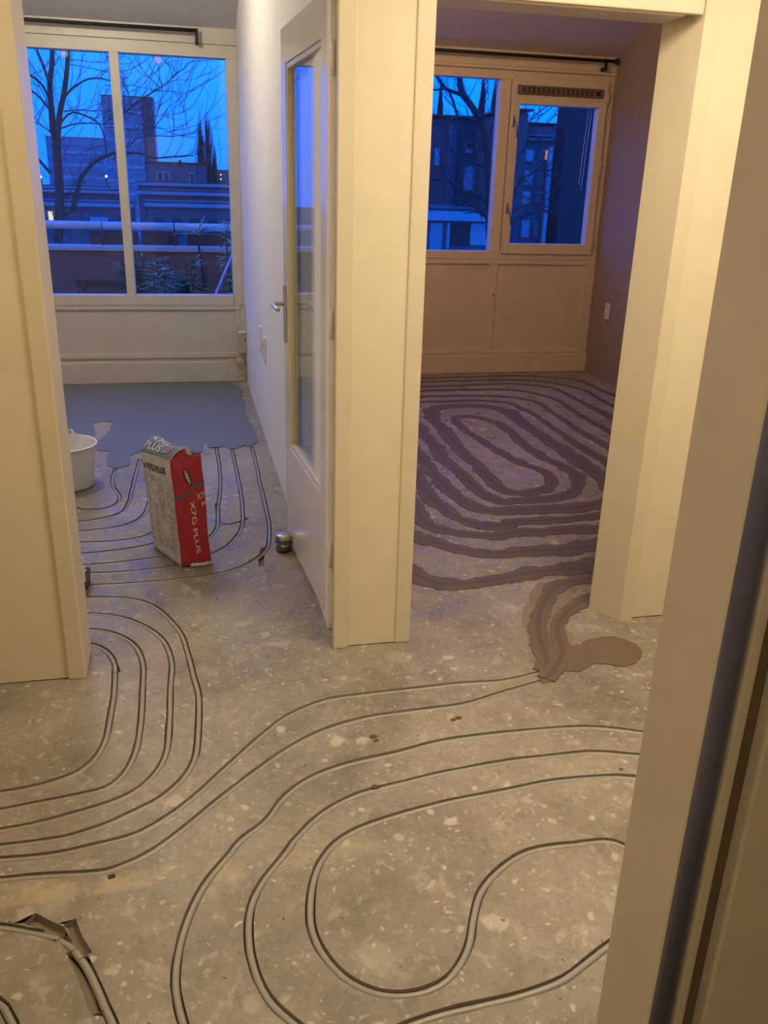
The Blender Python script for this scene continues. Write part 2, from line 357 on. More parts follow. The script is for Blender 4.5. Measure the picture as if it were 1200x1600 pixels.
# ---- traced heating pipes (points on the concrete floor)
A = lambda *p: crop(0, 880, 2.4, p)
Bc = lambda *p: crop(0, 1300, 2.4, p)
Cc = lambda *p: crop(400, 1000, 1.9355, p)
L = lambda *p: crop(60, 430, 3.0, p)
PIPES = [
 ('hall', 'grey heating pipe, innermost of the four bends next to the left doorway post', [(-300, 1284), (-60, 1248)]+A((0,860),(100,842),(200,815),(300,775),(360,725),(395,660),(410,590),(425,500),(432,400),(422,360),(392,325),(340,303))+[(95, 1003)]),
 ('hall', 'grey heating pipe, second bend outward from the left doorway post', [(-300, 1311), (-60, 1275)]+A((0,925),(150,895),(300,865),(400,840),(470,785),(510,700),(525,600),(538,450),(537,370),(510,310),(460,275),(400,255),(335,247))+[(95, 979)]),
 ('hall', 'grey heating pipe, third bend outward from the left doorway post', [(-300, 1340), (-60, 1304)]+A((0,1000),(130,975),(280,935),(430,890),(520,845),(590,780),(625,700),(632,600),(640,450),(643,370),(620,300),(570,250),(500,215),(420,195),(330,187))+[(95, 955)]),
 ('hall', 'grey heating pipe, outermost and waviest of the four bends next to the left doorway post', [(-300, 1366), (-60, 1330)]+A((0,1062),(130,1045),(250,1025),(380,985),(480,940),(600,880),(690,800),(735,710),(742,600),(745,500),(725,420),(700,330),(680,270),(640,215),(590,170),(530,142),(450,130),(325,128))+[(95, 934)]),
 ('hall', 'grey heating pipe, farther one of the two that run into the wet mortar patch', [(-300, 1384), (-60, 1348)]+A((0,1112),(200,1090),(350,1060),(500,1020),(620,955),(720,880),(820,790),(930,690),(1000,630),(1080,570),(1200,520))+Cc((260,172),(400,155),(600,133),(750,122),(850,100))+[(846, 1049)]),
 ('hall', 'grey heating pipe, nearer one of the two that run into the wet mortar patch', [(-300, 1416), (-60, 1380)]+A((0,1185),(150,1168),(370,1160),(470,1130),(570,1080),(700,985),(820,885),(950,785),(1060,705),(1200,632))+Cc((330,235),(480,212),(620,195),(740,160),(860,125))+[(852, 1060)]),
 ('hall', 'grey heating pipe, outermost of the nested loops in the hall foreground', [(1060, 1153)]+Cc((1165,277),(1060,265),(980,263),(850,270),(700,285),(560,305),(430,340),(270,375),(160,420),(80,480))+A((1000,960),(900,1040))+Bc((870,70),(800,150),(750,220),(710,300),(685,380),(668,470),(660,560),(670,640),(690,720))+[(294, 1622), (306, 1660)]),
 ('hall', 'grey heating pipe, middle of the nested loops, passing below the frame and returning at right', [(1060, 1183)]+Cc((1150,348),(1060,340),(980,340),(800,360),(600,395),(420,435),(300,470),(200,525),(120,600))+Bc((1075,70),(1000,165),(955,250),(938,320),(937,400),(945,470),(972,560),(1020,640),(1100,712))+[(500, 1626), (570, 1628)]+Cc((450,1165),(560,1130),(700,1095),(800,1070),(920,1030),(1000,975),(1062,925))+[(985, 1452), (1030, 1408)]),
 ('hall', 'grey heating pipe, inner loop that curls back to the right in an S shape', [(1060, 1220)]+Cc((1140,415),(1060,412),(900,425),(750,455),(600,485),(450,520),(330,560),(250,605),(200,660),(175,720),(165,800),(172,880),(210,960),(280,1025),(380,1065),(480,1068),(560,1040),(610,990),(645,920),(660,840),(680,760),(730,700),(800,650),(870,628),(970,615),(1060,607),(1105,620))+[(1000, 1332), (1030, 1352)]),
 ('hall', 'grey heating pipe bending out of a chiselled hollow in the near left corner', [(-70, 1444)]+Bc((0,352),(100,367),(200,388),(260,420),(310,480),(350,560),(390,650),(425,720))+[(190, 1640), (205, 1690)]),
 ('hall', 'short end of grey heating pipe cut off by the bottom left corner of the frame', [(-60, 1530)]+Bc((0,640),(30,680),(50,720))+[(30, 1640)]),
 ('room', 'pale grey heating pipe nearest the open door, curving left from the screed', L((1000,800),(1020,880),(1040,980),(1065,1080),(1083,1190),(1075,1270),(1030,1320),(930,1375),(800,1405),(600,1430),(400,1445),(225,1455))+[(95, 917)]),
 ('room', 'pale grey heating pipe, second from the open door, passing in front of the bag', L((908,810),(925,900),(945,1000),(958,1090),(953,1180),(900,1255),(815,1305),(740,1335),(640,1362),(400,1390),(215,1398))+[(90, 899)]),
 ('room', 'pale grey heating pipe, third from the open door, just right of the red bag side', L((835,805),(848,900),(853,1000),(842,1080),(840,1170),(805,1225),(740,1270),(650,1305),(560,1322),(380,1345),(200,1360))+[(90, 886)]),
 ('room', 'pale grey heating pipe rising along the left edge of the bag', L((475,860),(450,960),(420,1070),(385,1112),(300,1137),(180,1157))+[(80, 818)]),
 ('room', 'pale grey heating pipe with a small loop right of the bucket', L((360,905),(345,970),(380,1035),(360,1075),(290,1095),(200,1098),(165,1085))+[(95, 786)]),
 ('room', 'pale grey heating pipe that comes out from behind the middle of the bag', L((530,900),(527,1000),(518,1070),(490,1125),(420,1165),(300,1190),(180,1200))+[(80, 831)]),
 ('room', 'pale grey heating pipe left of the bag, two runs nearer than the rising one', L((620,850),(610,1050),(585,1160),(530,1207),(460,1230),(330,1248),(190,1252))+[(80, 848)]),
 ('room', 'pale grey heating pipe that vanishes behind the lower third of the bag', L((700,850),(690,1080),(660,1190),(600,1240),(540,1257),(400,1285),(190,1306))+[(80, 867)]),
]
GOUGES = [  # chisel cuts beside the pipes, without a pipe of their own
 (0.017, Bc((112,322),(170,355),(235,385))), (0.013, Bc((262,335),(285,395),(325,470))), (0.011, Bc((268,445),(300,510),(330,590),(370,685))),
 (0.012, L((1055,1280),(1046,1320),(1045,1362))), (0.010, A((430,375),(437,395),(442,412))), (0.007, A((405,1178),(432,1171))),
 (0.010, L((838,1070),(836,1095))), (0.008, L((985,705),(1000,712))), (0.007, L((862,1167),(920,1162),(985,1138))),
]
def trench_strip(path, w):
    path = [Vector((p.x, p.y)) for p in path]; Lf, Rt = [], []
    for i, p in enumerate(path):
        d = (path[min(i+1, len(path)-1)]-path[max(i-1, 0)]).normalized(); n = Vector((-d.y, d.x))
        ww = w*(1+0.16*noise.noise((p.x*14, p.y*14, 3.1)))
        Lf.append(p+n*ww); Rt.append(p-n*ww*(1+0.10*noise.noise((p.x*23, p.y*23, 8.3))))
    return Lf, Rt
paths = []; strips = []
for zone, label, px in PIPES:
    p = floor_path(px, 0.022)
    p = [q+Vector((noise.noise((q.x*6, q.y*6, 1.7)), noise.noise((q.x*6, q.y*6, 9.2)), 0))*0.004 for q in p]
    paths.append(p); strips.append(trench_strip(p, 0.0110))
for w, px in GOUGES: strips.append(trench_strip(floor_path(px, 0.02), w))

def build_floor():
    x0, x1, y0, y1 = XL, XR+0.3, -1.9, RW+0.12
    V = [Vector((x0, y0)), Vector((x1, y0)), Vector((x1, y1)), Vector((x0, y1))]; F = [[0, 1, 2, 3]]; Ed = []
    for Lf, Rt in strips:
        b = len(V); poly = Rt+Lf[::-1]; V += [Vector((min(max(p.x, x0+.01), x1-.01), min(max(p.y, y0+.01), y1-.01))) for p in poly]; F.append(list(range(b, b+len(poly))))
    vo, eo, fo, ov, oe, of = delaunay_2d_cdt(V, Ed, F, 0, 1e-6)
    mb = MB(); keep = []
    mids = []
    for Lf, Rt in strips:
        for j in range(len(Lf)-1):
            for q in (0, .25, .5, .75):
                a = Lf[j].lerp(Lf[j+1], q); b = Rt[j].lerp(Rt[j+1], q); mids.append(((a+b)/2, (a-b).length/2))
    kf = kdtree.KDTree(len(mids))
    for i, (m, w) in enumerate(mids): kf.insert((m.x, m.y, 0), i)
    kf.balance()
    for f in fo:
        c = (vo[f[0]]+vo[f[1]]+vo[f[2]])/3; co, idx, dist = kf.find((c.x, c.y, 0))
        if dist > mids[idx][1]*0.86: keep.append(f if (vo[f[1]]-vo[f[0]]).cross(vo[f[2]]-vo[f[0]]) > 0 else f[::-1])
    mb.add([Vector((v.x, v.y, 0)) for v in vo], keep)
    mb.cur = 1
    kd = kdtree.KDTree(sum(len(l) for l, r in strips)); i = 0
    own = []
    for si, (Lf, Rt) in enumerate(strips):
        for a, b in zip(Lf, Rt): m = (a+b)/2; kd.insert((m.x, m.y, 0), i); own.append(si); i += 1
    kd.balance()
    for si, (Lf, Rt) in enumerate(strips):
        D = -0.0175; n = len(Lf)
        vs = []
        for a, b in zip(Lf, Rt):
            c = (a+b)/2; a2 = a.lerp(c, 0.15); b2 = b.lerp(c, 0.15)
            vs += [(a.x, a.y, 0), (a2.x, a2.y, D), (b2.x, b2.y, D), (b.x, b.y, 0)]
        fs = []
        for j in range(n-1):
            fs.append((4*j+1, 4*j+5, 4*j+6, 4*j+2))
            for wall, side in (((4*j, 4*j+4, 4*j+5, 4*j+1), Lf), ((4*j+2, 4*j+6, 4*j+7, 4*j+3), Rt)):
                m = (side[j]+side[j+1])/2; hit = False
                for co, idx, dist in kd.find_n((m.x, m.y, 0), 6):
                    if own[idx] != si and dist < 0.010: hit = True
                if not hit: fs.append(wall)
        fs += [(0, 1, 2, 3), (4*n-1, 4*n-2, 4*n-3, 4*n-4)]
        mb.add(vs, fs)
    o = mb.build('floor', [MAT['floor'], MAT['groove']], org=(0, 0, 0)); o['kind'] = 'structure'
    return o
floor = build_floor()
S('floor_bed', MAT['groove'], XL, XR+0.3, -1.9, RW+0.12, -0.12, -0.0215)

for (zone, label, px), p in zip(PIPES, paths):
    mb = MB(); mb.tube([q+Vector((0, 0, -0.0096+0.0018*noise.noise((q.x*4, q.y*4, 5.5)))) for q in p], 0.0082, 10)
    tag(mb.build('heating_pipe', MAT['pipe'] if zone == 'hall' else MAT['pipe_pale']), label, 'pipe', 'floor heating pipes laid in cut grooves')

# ---- walls, ceilings
S('wall_hall_left', MAT['cream_wall'], XL, -0.43, 2.522, ROOM_Y-0.02, 0.004, 2.6)
S('wall_hall_center', MAT['cream_wall'], 0.478, 0.656, 2.572, ROOM_Y, 0.004, 2.6)
S('wall_hall_right', MAT['cream_wall'], 1.552, 3.7, 2.60, 2.735, 0.004, 2.6)
S('wall_hall_header_left', MAT['cream_wall'], -0.43, 0.478, 2.53, ROOM_Y, 2.09, 2.6)
S('wall_hall_header_right', MAT['cream_wall'], 0.656, 1.552, 2.59, ROOM_Y, 2.055, 2.6)
S('wall_between_rooms', MAT['white_wall'], 0.435, 0.62, ROOM_Y+0.012, 7.3, 0.0, 3.3)
S('wall_left_room_side', MAT['white_wall'], XL-0.1, XL, 2.4, 7.3, 0.0, 3.3)
S('wall_bedroom_right', MAT['taupe'], XR, XR+0.15, 2.74, 7.4, 0.0, 3.3)
S('wall_left_room_back', MAT['white_wall'], XL, 0.435, ROOM_Y, ROOM_Y+0.02, 2.6, 3.3)
S('wall_bedroom_back', MAT['taupe'], 0.62, XR, ROOM_Y+0.01, ROOM_Y+0.04, 2.6, 3.3)
S('ceiling_hall', MAT['cream_wall'], XL, 3.7, 0.9, 2.75, 2.5, 2.6)
S('wall_hall_end_left', MAT['cream_wall'], -1.75, -1.65, 0.9, 2.6, 0, 2.55)
S('wall_hall_end_right', MAT['cream_wall'], 2.15, 2.25, 0.9, 2.7, 0, 2.55)
def slope_ceiling(name, mat, x0, x1, yw, z0):
    zt = 3.05; yt = yw-(zt-z0)/0.37
    prof = [(yw+0.12, z0-0.045), (yt, zt), (2.6, zt), (2.6, zt+0.12), (yt-0.05, zt+0.12), (yw+0.12, z0+0.09)]
    n = len(prof); vs = [(x0, y, z) for y, z in prof]+[(x1, y, z) for y, z in prof]
    fs = [(i, (i+1) % n, n+(i+1) % n, n+i) for i in range(n)]+[tuple(range(n))[::-1], tuple(range(n, 2*n))]
    o = MB().add(vs, fs).build(name, mat); o['kind'] = 'structure'
slope_ceiling('ceiling_left_room', MAT['ceil_grey'], XL-0.1, 0.53, LW, 2.53)
slope_ceiling('ceiling_bedroom', MAT['ceil_beige'], 0.53, XR+0.15, RW, 2.535)
# the room the picture is taken from
S('wall_near_right', MAT['lining'], 0.80, 2.2, 0.93, 1.06, 0, 2.5)
S('wall_near_left', MAT['cream_wall'], -1.7, -0.46, 0.91, 1.06, 0, 2.5)
S('wall_near_header', MAT['cream_wall'], -0.46, 0.80, 0.91, 1.06, 2.1, 2.5)
S('wall_behind', MAT['cream_wall'], -1.7, 2.2, -1.9, -1.8, 0, 2.5)
S('wall_behind_left', MAT['cream_wall'], -1.8, -1.7, -1.9, 1.06, 0, 2.5)
S('wall_behind_right', MAT['cream_wall'], 2.2, 2.3, -1.9, 1.06, 0, 2.5)
S('ceiling_behind', MAT['cream_wall'], -1.8, 2.3, -1.9, 0.92, 2.5, 2.6)

# ---- door casings of the hall (boards, rounded edges) and linings
def casing(name, boxes, mat=MAT['cream']):
    mb = MB()
    for b in boxes: mb.box(*b, bev=0.0045)
    o = mb.build(name, mat); o['kind'] = 'structure'; return o
casing('trim_1', [(-0.436, -0.383, 2.512, 2.70, 0.0, 2.09)])
casing('trim_2', [(0.430, 0.484, 2.560, 2.585, 0.0, 2.09), (0.450, 0.478, 2.58, 2.70, 0.0, 2.09)])
casing('trim_3', [(0.650, 0.704, 2.566, 2.585, 0.0, 2.06), (0.652, 0.694, 2.58, 2.715, 0.0, 2.06)])
casing('trim_4', [(-0.383, 0.430, 2.518, 2.69, 2.045, 2.10)])
casing('trim_5', [(0.704, 1.514, 2.575, 2.60, 2.0, 2.10), (0.704, 1.465, 2.59, 2.72, 1.995, 2.05)])
o = MB().add([(1.525, 2.585, 0.0), (1.462, 2.715, 0.0), (1.575, 2.755, 0.0), (1.575, 2.585, 0.0), (1.525, 2.585, 2.1), (1.462, 2.715, 2.1), (1.575, 2.755, 2.1), (1.575, 2.585, 2.1)],
         [(0, 4, 5, 1), (1, 5, 6, 2), (2, 6, 7, 3), (3, 7, 4, 0), (4, 7, 6, 5), (0, 1, 2, 3)]).build('trim_6', MAT['cream']); o['kind'] = 'structure'
# near doorway: lining at right, rubber seal in the rebate, frame edge, solid brown strip painted as the gap's shade, door leaf beyond
casing('trim_7', [(0.695, 0.80, 0.908, 1.06, 0.0, 2.1)], MAT['lining'])
mb = MB(); mb.tube([(0.7125, 0.904, 0.0), (0.7125, 0.904, 2.08)], 0.0165, 14); o = mb.build('trim_8', MAT['rubber']); o['kind'] = 'structure'
casing('trim_9', [(0.732, 0.752, 0.893, 0.909, 0.0, 2.1)], MAT['lining'])
casing('trim_10', [(0.7525, 0.777, 0.902, 0.909, 0.0, 2.1)], MAT['gap'])
casing('trim_11', [(0.7775, 1.55, 0.88, 0.91, 0.004, 2.1)], MAT['lining'])
casing('trim_12', [(-0.46, -0.42, 0.90, 1.07, 0.0, 2.1)])

# ================================================================== GLAZED DOOR, open into the left room
def build_door():
    hx, hy = 0.441, 2.700
    d = empty('door_1', (hx, hy, 0.02), 'open cream door with one tall glass pane, folded back along the left room wall', None, kind='structure')
    ax = Vector((-0.0694, 0.9976, 0)); nx = Vector((-0.9976, -0.0694, 0))   # along the leaf, out of its visible face
    R = Matrix.Identity(4); R.col[0].xyz = ax; R.col[1].xyz = nx; R.col[2].xyz = (0, 0, 1); R.col[3].xyz = (hx, hy, 0)
    def bx(name, mat, *a, bev=0.0, parent=d):
        mb = MB().box(*a, bev=bev, mat=R); return mb.build(name, mat, parent, org=WLOC[d])
    T = -0.038; W = 0.852; Z0, Z1 = 0.022, 2.035; g0, g1, gz0, gz1 = 0.165, 0.765, 0.465, 1.915
    bx('stile', MAT['door'], 0.0, g0, T, 0, Z0, Z1, bev=0.002); bx('stile', MAT['door'], g1, W, T, 0, Z0, Z1, bev=0.002)
    bx('rail', MAT['door'], g0, g1, T, 0, Z0, gz0, bev=0.001); bx('rail', MAT['door'], g0, g1, T, 0, gz1, Z1, bev=0.001)
    mb = MB()
    for a in ((g0, g0+.018, T+.004, -.004, gz0, gz1), (g1-.018, g1, T+.004, -.004, gz0, gz1), (g0+.018, g1-.018, T+.004, -.004, gz0, gz0+.02), (g0+.018, g1-.018, T+.004, -.004, gz1-.02, gz1)):
        mb.box(*a, bev=0.003, mat=R)
    mb.build('glazing_bead', MAT['bead'], d)
    bx('glass_pane', MAT['glass2'], g0+.018, g1-.018, -.023, -.018, gz0+.02, gz1-.02)
    # lever handle on its long plate, near the free edge
    u = 0.812; hz = 1.055
    pl = bx('handle_plate', MAT['chrome'], u-.019, u+.019, 0, .008, hz-.155, hz+.075, bev=0.003)
    pts = [(u, .006, hz), (u, .035, hz), (u-.004, .049, hz), (u-.02, .057, hz), (u-.06, .058, hz-.002), (u-.105, .056, hz-.006), (u-.118, .050, hz-.008)]
    mb = MB().tube([R @ Vector(p) for p in pts], lambda t: 0.0095 if t < .6 else 0.0095-.002*t, 12); mb.build('handle_lever', MAT['chrome'], d)
    for hz2 in (0.25, 1.05, 1.80):
        mb = MB().tube([R @ Vector((-0.006, 0.004, hz2)), R @ Vector((-0.006, 0.004, hz2+.09))], 0.006, 10); mb.build('hinge', MAT['door'], d)
    return d
build_door()
# door stop: steel can with a rubber ring, standing against the leaf
c = on_floor(443.5, 860)
ds = empty('door_stop', (c.x, c.y, 0), 'round stainless steel door stop standing at the foot of the glazed door', 'door stop')
r = 0.0345
MB().lathe([(0, 0.0005), (r, 0.0005), (r, 0.038), (r-.003, 0.040)], c, 40).build('base_can', MAT['dark_steel'], ds)
MB().lathe([(r-.003, 0.039), (r+.0035, 0.041), (r+.0045, 0.045), (r+.0035, 0.049), (r-.003, 0.050)], c, 40).build('rubber_ring', MAT['rubber'], ds)
MB().lathe([(r-.003, 0.049), (r+.0015, 0.051), (r+.0025, 0.070), (r, 0.078), (r-.006, 0.081), (0, 0.0815)], c, 40).build('cap', MAT['steel'], ds)

# ================================================================== WINDOWS
def reveal_frame(mb, x0, x1, z0, z1, y0, y1, w, bev=0.004):
    mb.box(x0, x0+w, y0, y1, z0, z1, bev); mb.box(x1-w, x1, y0, y1, z0, z1, bev)
    mb.box(x0+w, x1-w, y0, y1, z1-w, z1, bev); mb.box(x0+w, x1-w, y0, y1, z0, z0+w, bev)

# ---- window 1: left room
Y = LW
w1 = empty('window_1', (-0.4, Y, 0), kind='structure')
mw = MAT['win_white']
B('head_board', mw, w1, XL, 0.435, Y-.012, Y+.1, 2.43, 2.54, 0.003)
B('head_rail', mw, w1, XL, 0.435, Y, Y+.1, 2.345, 2.429, 0.003)
B('jamb', mw, w1, 0.3535, 0.435, Y-.004, Y+.1, 0.60, 2.345, 0.004)
B('mullion', mw, w1, -0.456, -0.390, Y-.004, Y+.1, 0.677, 2.345, 0.004)
B('mullion', mw, w1, -1.30, -1.234, Y-.004, Y+.1, 0.677, 2.345, 0.004)
B('sill_rail', mw, w1, XL, 0.3535, Y-.02, Y+.1, 0.60, 0.677, 0.004)
B('far_jamb', mw, w1, XL, -2.1, Y, Y+.1, 0.677, 2.345, 0.004)
for a, b in ((-2.1, -1.30), (-1.234, -0.456), (-0.390, 0.3535)):
    B('glass_pane', MAT['glass'], w1, a, b, Y+.05, Y+.055, 0.677, 2.345)
mb = MB(); mb.box(XL, 0.435, Y, Y+.10, 0.0, 0.60); mb.build('lower_panel', mw, w1)
mb = MB(); mb.box(XL, 0.40, Y-.016, Y+.01, 0.565, 0.60, 0.003); mb.box(0.365, 0.435, Y-.016, Y+.01, 0.16, 0.565, 0.003); mb.box(XL, 0.365, Y-.016, Y+.01, 0.19, 0.225, 0.003)
mb.build('panel_frame', mw, w1)
B('corner_batten', MAT['win_white'], w1, 0.405, 0.434, Y-.035, Y-.017, 0.38, 0.60, 0.003)
B('baseboard_window_left', mw, None, XL, 0.434, Y-.055, Y-.0005, 0.0, 0.165, 0.006, kind='structure')
for px, py in ((100, 83), (247, 93)):  # one small pale translucent disc on each pane
    p = at_depth(px, py, Y+.048); mb = MB().lathe([(0, 0), (.028, 0), (.030, .002), (.022, .006), (.006, .009), (0, .009)], p, 24, axis=(0, -1, 0)); mb.build('pane_disc', MAT['frosted'], w1)

# ---- window 2: bedroom
Y = RW
w2 = empty('window_2', (2.8, Y, 0), kind='structure'); mc = MAT['win_cream']
B('head_board', mc, w2, 0.62, XR, Y-.014, Y+.1, 2.43, 2.56, 0.003)
B('head_moulding', mc, w2, 0.62, XR, Y-.026, Y+.1, 2.405, 2.429, 0.006)
B('head_rail', mc, w2, 0.62, XR, Y, Y+.1, 2.338, 2.404, 0.003)
B('mullion', mc, w2, 2.514, 2.60, Y-.006, Y+.1, 1.03, 2.338, 0.004)
B('jamb', mc, w2, 3.437, XR, Y-.006, Y+.1, 0.99, 2.404, 0.004)
B('mid_rail', mc, w2, 0.62, XR, Y-.012, Y+.1, 0.965, 1.029, 0.004)
B('far_jamb', mc, w2, 0.62, 1.20, Y, Y+.1, 1.03, 2.338, 0.004)
B('glass_pane', MAT['glass'], w2, 1.20, 2.514, Y+.06, Y+.065, 1.03, 2.338)
# tilting sash at right, with a vent in its top rail
sx0, sx1, sz0, sz1 = 2.606, 3.432, 1.012, 2.36
gx0, gx1, gz0, gz1 = 2.677, 3.362, 1.095, 2.163
y0, y1 = Y-.03, Y+.06
B('sash_stile', mc, w2, sx0, gx0, y0, y1, sz0, sz1, 0.005); B('sash_stile', mc, w2, gx1, sx1, y0, y1, sz0, sz1, 0.005)
B('sash_rail', mc, w2, gx0, gx1, y0, y1, sz0, gz0, 0.005); B('sash_rail', mc, w2, gx0, gx1, y0, y1, gz1, sz1, 0.005)
B('glass_pane', MAT['glass'], w2, gx0, gx1, Y+.02, Y+.025, gz0, gz1)
vg = B('vent_grille', MAT['vent'], w2, 2.645, 3.385, y0-.012, y0+.002, 2.232, 2.300, 0.003)
for i in range(15):
    x = 2.69+i*0.0415; B('vent_slot', MAT['hole'], vg, x, x+.017, y0-.0135, y0-.011, 2.243, 2.287)
MB().lathe([(0, 0), (.017, 0), (.017, .008), (.012, .012), (0, .012)], (3.335, y0-.012, 2.266), 20, axis=(0, -1, 0)).build('vent_knob', MAT['black'], vg)
for hz in (2.03, 1.37):
    hx = 2.628
    wh = B('window_handle', MAT['chrome'], w2, hx-.012, hx+.012, y0-.01, y0+.002, hz-.035, hz+.045, 0.003)
    MB().tube([(hx, y0-.008, hz), (hx, y0-.04, hz), (hx+.006, y0-.05, hz-.01), (hx+.02, y0-.05, hz-.06), (hx+.03, y0-.047, hz-.125)], 0.0075, 10).build('lever', MAT['dark_steel'], wh)
for hz in (2.24, 1.72, 1.12):
    MB().tube([(3.435, y0-.004, hz-.04), (3.435, y0-.004, hz+.04)], 0.006, 8).build('hinge', mc, w2)
mb = MB(); mb.box(0.62, XR, Y+.0, Y+.1, 0.0, 0.965); mb.build('lower_panel', mc, w2)
mb = MB(); mb.box(0.62, XR, Y-.016, Y+.01, 0.925, 0.964, 0.003); mb.box(2.525, 2.59, Y-.016, Y+.01, 0.205, 0.925, 0.003); mb.box(3.40, XR, Y-.016, Y+.01, 0.205, 0.925, 0.003); mb.box(0.62, XR, Y-.016, Y+.01, 0.165, 0.205, 0.003)
mb.build('panel_frame', mc, w2)
MB().tube([(2.565, Y-.016, 0.672), (2.565, Y-.035, 0.672)], 0.008, 10).build('latch_knob', MAT['dark_steel'], w2)
B('baseboard_window_right', mc, None, 0.62, XR-.001, Y-.05, Y-.0165, 0.0, 0.164, 0.006, kind='structure')
# cords that hang at the right edge of the sash glass
for dx, zb in ((-.055, 1.58), (-.030, 1.53)):
    MB().tube([(gx1+dx, Y+.04, gz1), (gx1+dx-.012, Y+.045, (gz1+zb)/2), (gx1+dx-.02, Y+.05, zb)], 0.0022, 6).build('blind_cord', MAT['plastic_white'], w2)

# ---- curtain rods
def rod(x0, x1, y, z, label, drop, ends):
    r = empty('curtain_rod', (x1, y, z), label, 'curtain rod')
    MB().tube([(x0, y, z), (x1, y, z)], 0.0125, 12).build('rod', MAT['black'], r)
    for bxx in ends:
        mb = MB(); mb.box(bxx-.011, bxx+.011, y-.006, y+.006, z-drop, z+.014, 0.002); mb.box(bxx-.012, bxx+.012, y-.004, y+.068, z-drop-.005, z-drop+.02, 0.002); mb.build('bracket', MAT['black'], r)
    return r
rod(-2.3, 0.163, LW-.075, 2.50, 'black curtain rod on upright bracket above the left room window', 0.075, (0.155, -1.6))
r2 = rod(1.3, 3.43, RW-.085, 2.50, 'black curtain rod with ball end above the bedroom window', 0.065, (3.355, 1.6))
bm = bmesh.new(); bmesh.ops.create_uvsphere(bm, u_segments=16, v_segments=10, radius=0.024, matrix=Matrix.Translation((3.445, RW-.085, 2.50)))
MB().bm(bm, smooth=True).build('ball_end', MAT['black'], r2)

# ================================================================== sockets, junction box, cable
def socket(name, x, y, z, label, hgt, wid, sgn, group=None, pins=True):
    s = empty(name, (x, y, z), label, 'socket', group)
    B('cover_plate', MAT['plastic_white'], s, min(x, x+sgn*.012), max(x, x+sgn*.012), y-wid/2, y+wid/2, z-hgt/2, z+hgt/2, 0.004)
    if pins:
        for dz in ((hgt*.22, -hgt*.22) if hgt > wid*1.4 else (0,)):
            MB().lathe([(.021, 0), (.021, .003), (.018, .003), (.017, -.002), (0, -.002)], (x+sgn*.012, y, z+dz), 24, axis=(sgn, 0, 0)).build('socket_well', MAT['beige_plastic'], s)
    return s
socket('wall_socket', 0.435, 5.40, 0.60, 'flat white wall plate, farther of the pair behind the door', 0.16, 0.075, -1, pins=False)
socket('wall_socket', 0.435, 5.10, 0.585, 'white double socket, nearer of the pair behind the door', 0.15, 0.085, -1)
socket('wall_socket', XR, 6.80, 0.575, 'small white double socket low on the taupe bedroom wall', 0.135, 0.075, -1)
jb = empty('junction_box', (0.43, 6.93, 0.24), 'grey beige junction box in the corner below the left room window', 'junction box')
B('box_body', MAT['beige_plastic'], jb, 0.375, 0.434, 6.86, 6.944, 0.245, 0.40, 0.004)
B('box_lid', MAT['plastic_white'], jb, 0.371, 0.434, 6.855, 6.944, 0.40, 0.412, 0.003)
MB().lathe([(0, 0), (.006, 0), (.006, .002), (0, .002)], (0.425, 6.8595, 0.35), 12, axis=(0, -1, 0)).build('screw_hole', MAT['hole'], jb)
pts = []
for i in range(70):
    a = i/70*2*math.pi*2.6; rr = 0.055+0.006*math.sin(i*.7); pts.append((0.385+0.028*math.cos(a)*1.2, 6.90+0.012*math.sin(i*.31)-.02*i/70, 0.17+rr*math.sin(a)))
pts = [(0.40, 6.90, 0.245), (0.397, 6.89, 0.235)]+pts+[(0.41, 6.86, 0.10), (0.36, 6.84, 0.055), (0.34, 6.83, 0.05)]
tag(MB().tube(spline(pts, 0.008), 0.0045, 6).build('cable_coil', MAT['cable']), 'coiled yellowed cable hanging under the corner junction box', 'cable')

# ================================================================== BUCKET
c = Vector((-0.668, 4.47, 0))
bk = empty('bucket', c, 'white builders bucket half hidden by the left doorway post', 'bucket')
H = 0.232; r0, r1 = 0.138, 0.166
MB().lathe([(0, .004), (r0-.004, .004), (r0, .012), (r1-.006, H-.02), (r1-.004, H-.012), (r1+.004, H-.012), (r1+.006, H-.004), (r1+.002, H), (r1-.004, H), (r1-.006, H-.01), (r0-.006, .016), (0, .014)], c, 56).build('body', MAT['bucket'], bk)
for sgn, nm in ((1, 'ear'), (-1, 'ear')):
    e = Vector((0.12*sgn, 0.985*sgn, 0)).normalized(); q = c+e*(r1+.001); mb = MB()
    t = Vector((-e.y, e.x, 0)); ring = [(-.035, -.012), (.035, -.012), (.012, .022), (.004, .028), (-.004, .028), (-.012, .022)]
    n = len(ring); vs = [q+t*a+Vector((0, 0, H+b))+e*w for w in (-.004, .004) for a, b in ring]
    mb.add(vs, [tuple(range(n)), tuple(range(2*n-1, n-1, -1))]+[(i, n+i, n+(i+1) % n, (i+1) % n) for i in range(n)])
    mb.build(nm, MAT['bucket'], bk)
    MB().lathe([(0, 0), (.005, 0), (.005, .010), (0, .010)], q+Vector((0, 0, H+.012))-e*.005, 10, axis=tuple(e)).build('ear_hole', MAT['hole'], bk)
# broken piece behind the left post
rng = random.Random(3); bm = bmesh.new(); bmesh.ops.create_icosphere(bm, subdivisions=3, radius=1)
for v in bm.verts:
    n = noise.noise(v.co*1.7+Vector((4, 1, 2)))*.22+noise.noise(v.co*5)*.06
    v.co = Vector((v.co.x*.045*(1+n), v.co.y*.115*(1+n), max(0.002, 0.035+v.co.z*.036*(1+n))))
mb = MB().bm(bm, Matrix.Translation((-0.472, 3.20, 0)), True); mb.mi = [1 if (rng.random() < .0 or mb.v[f[0]].x > -0.446) else 0 for f in mb.f]
tag(mb.build('plaster_lump', [MAT['plaster'], MAT['hole']]), 'jagged beige lump with a dark edge peeking out behind the left doorway post', 'rubble')

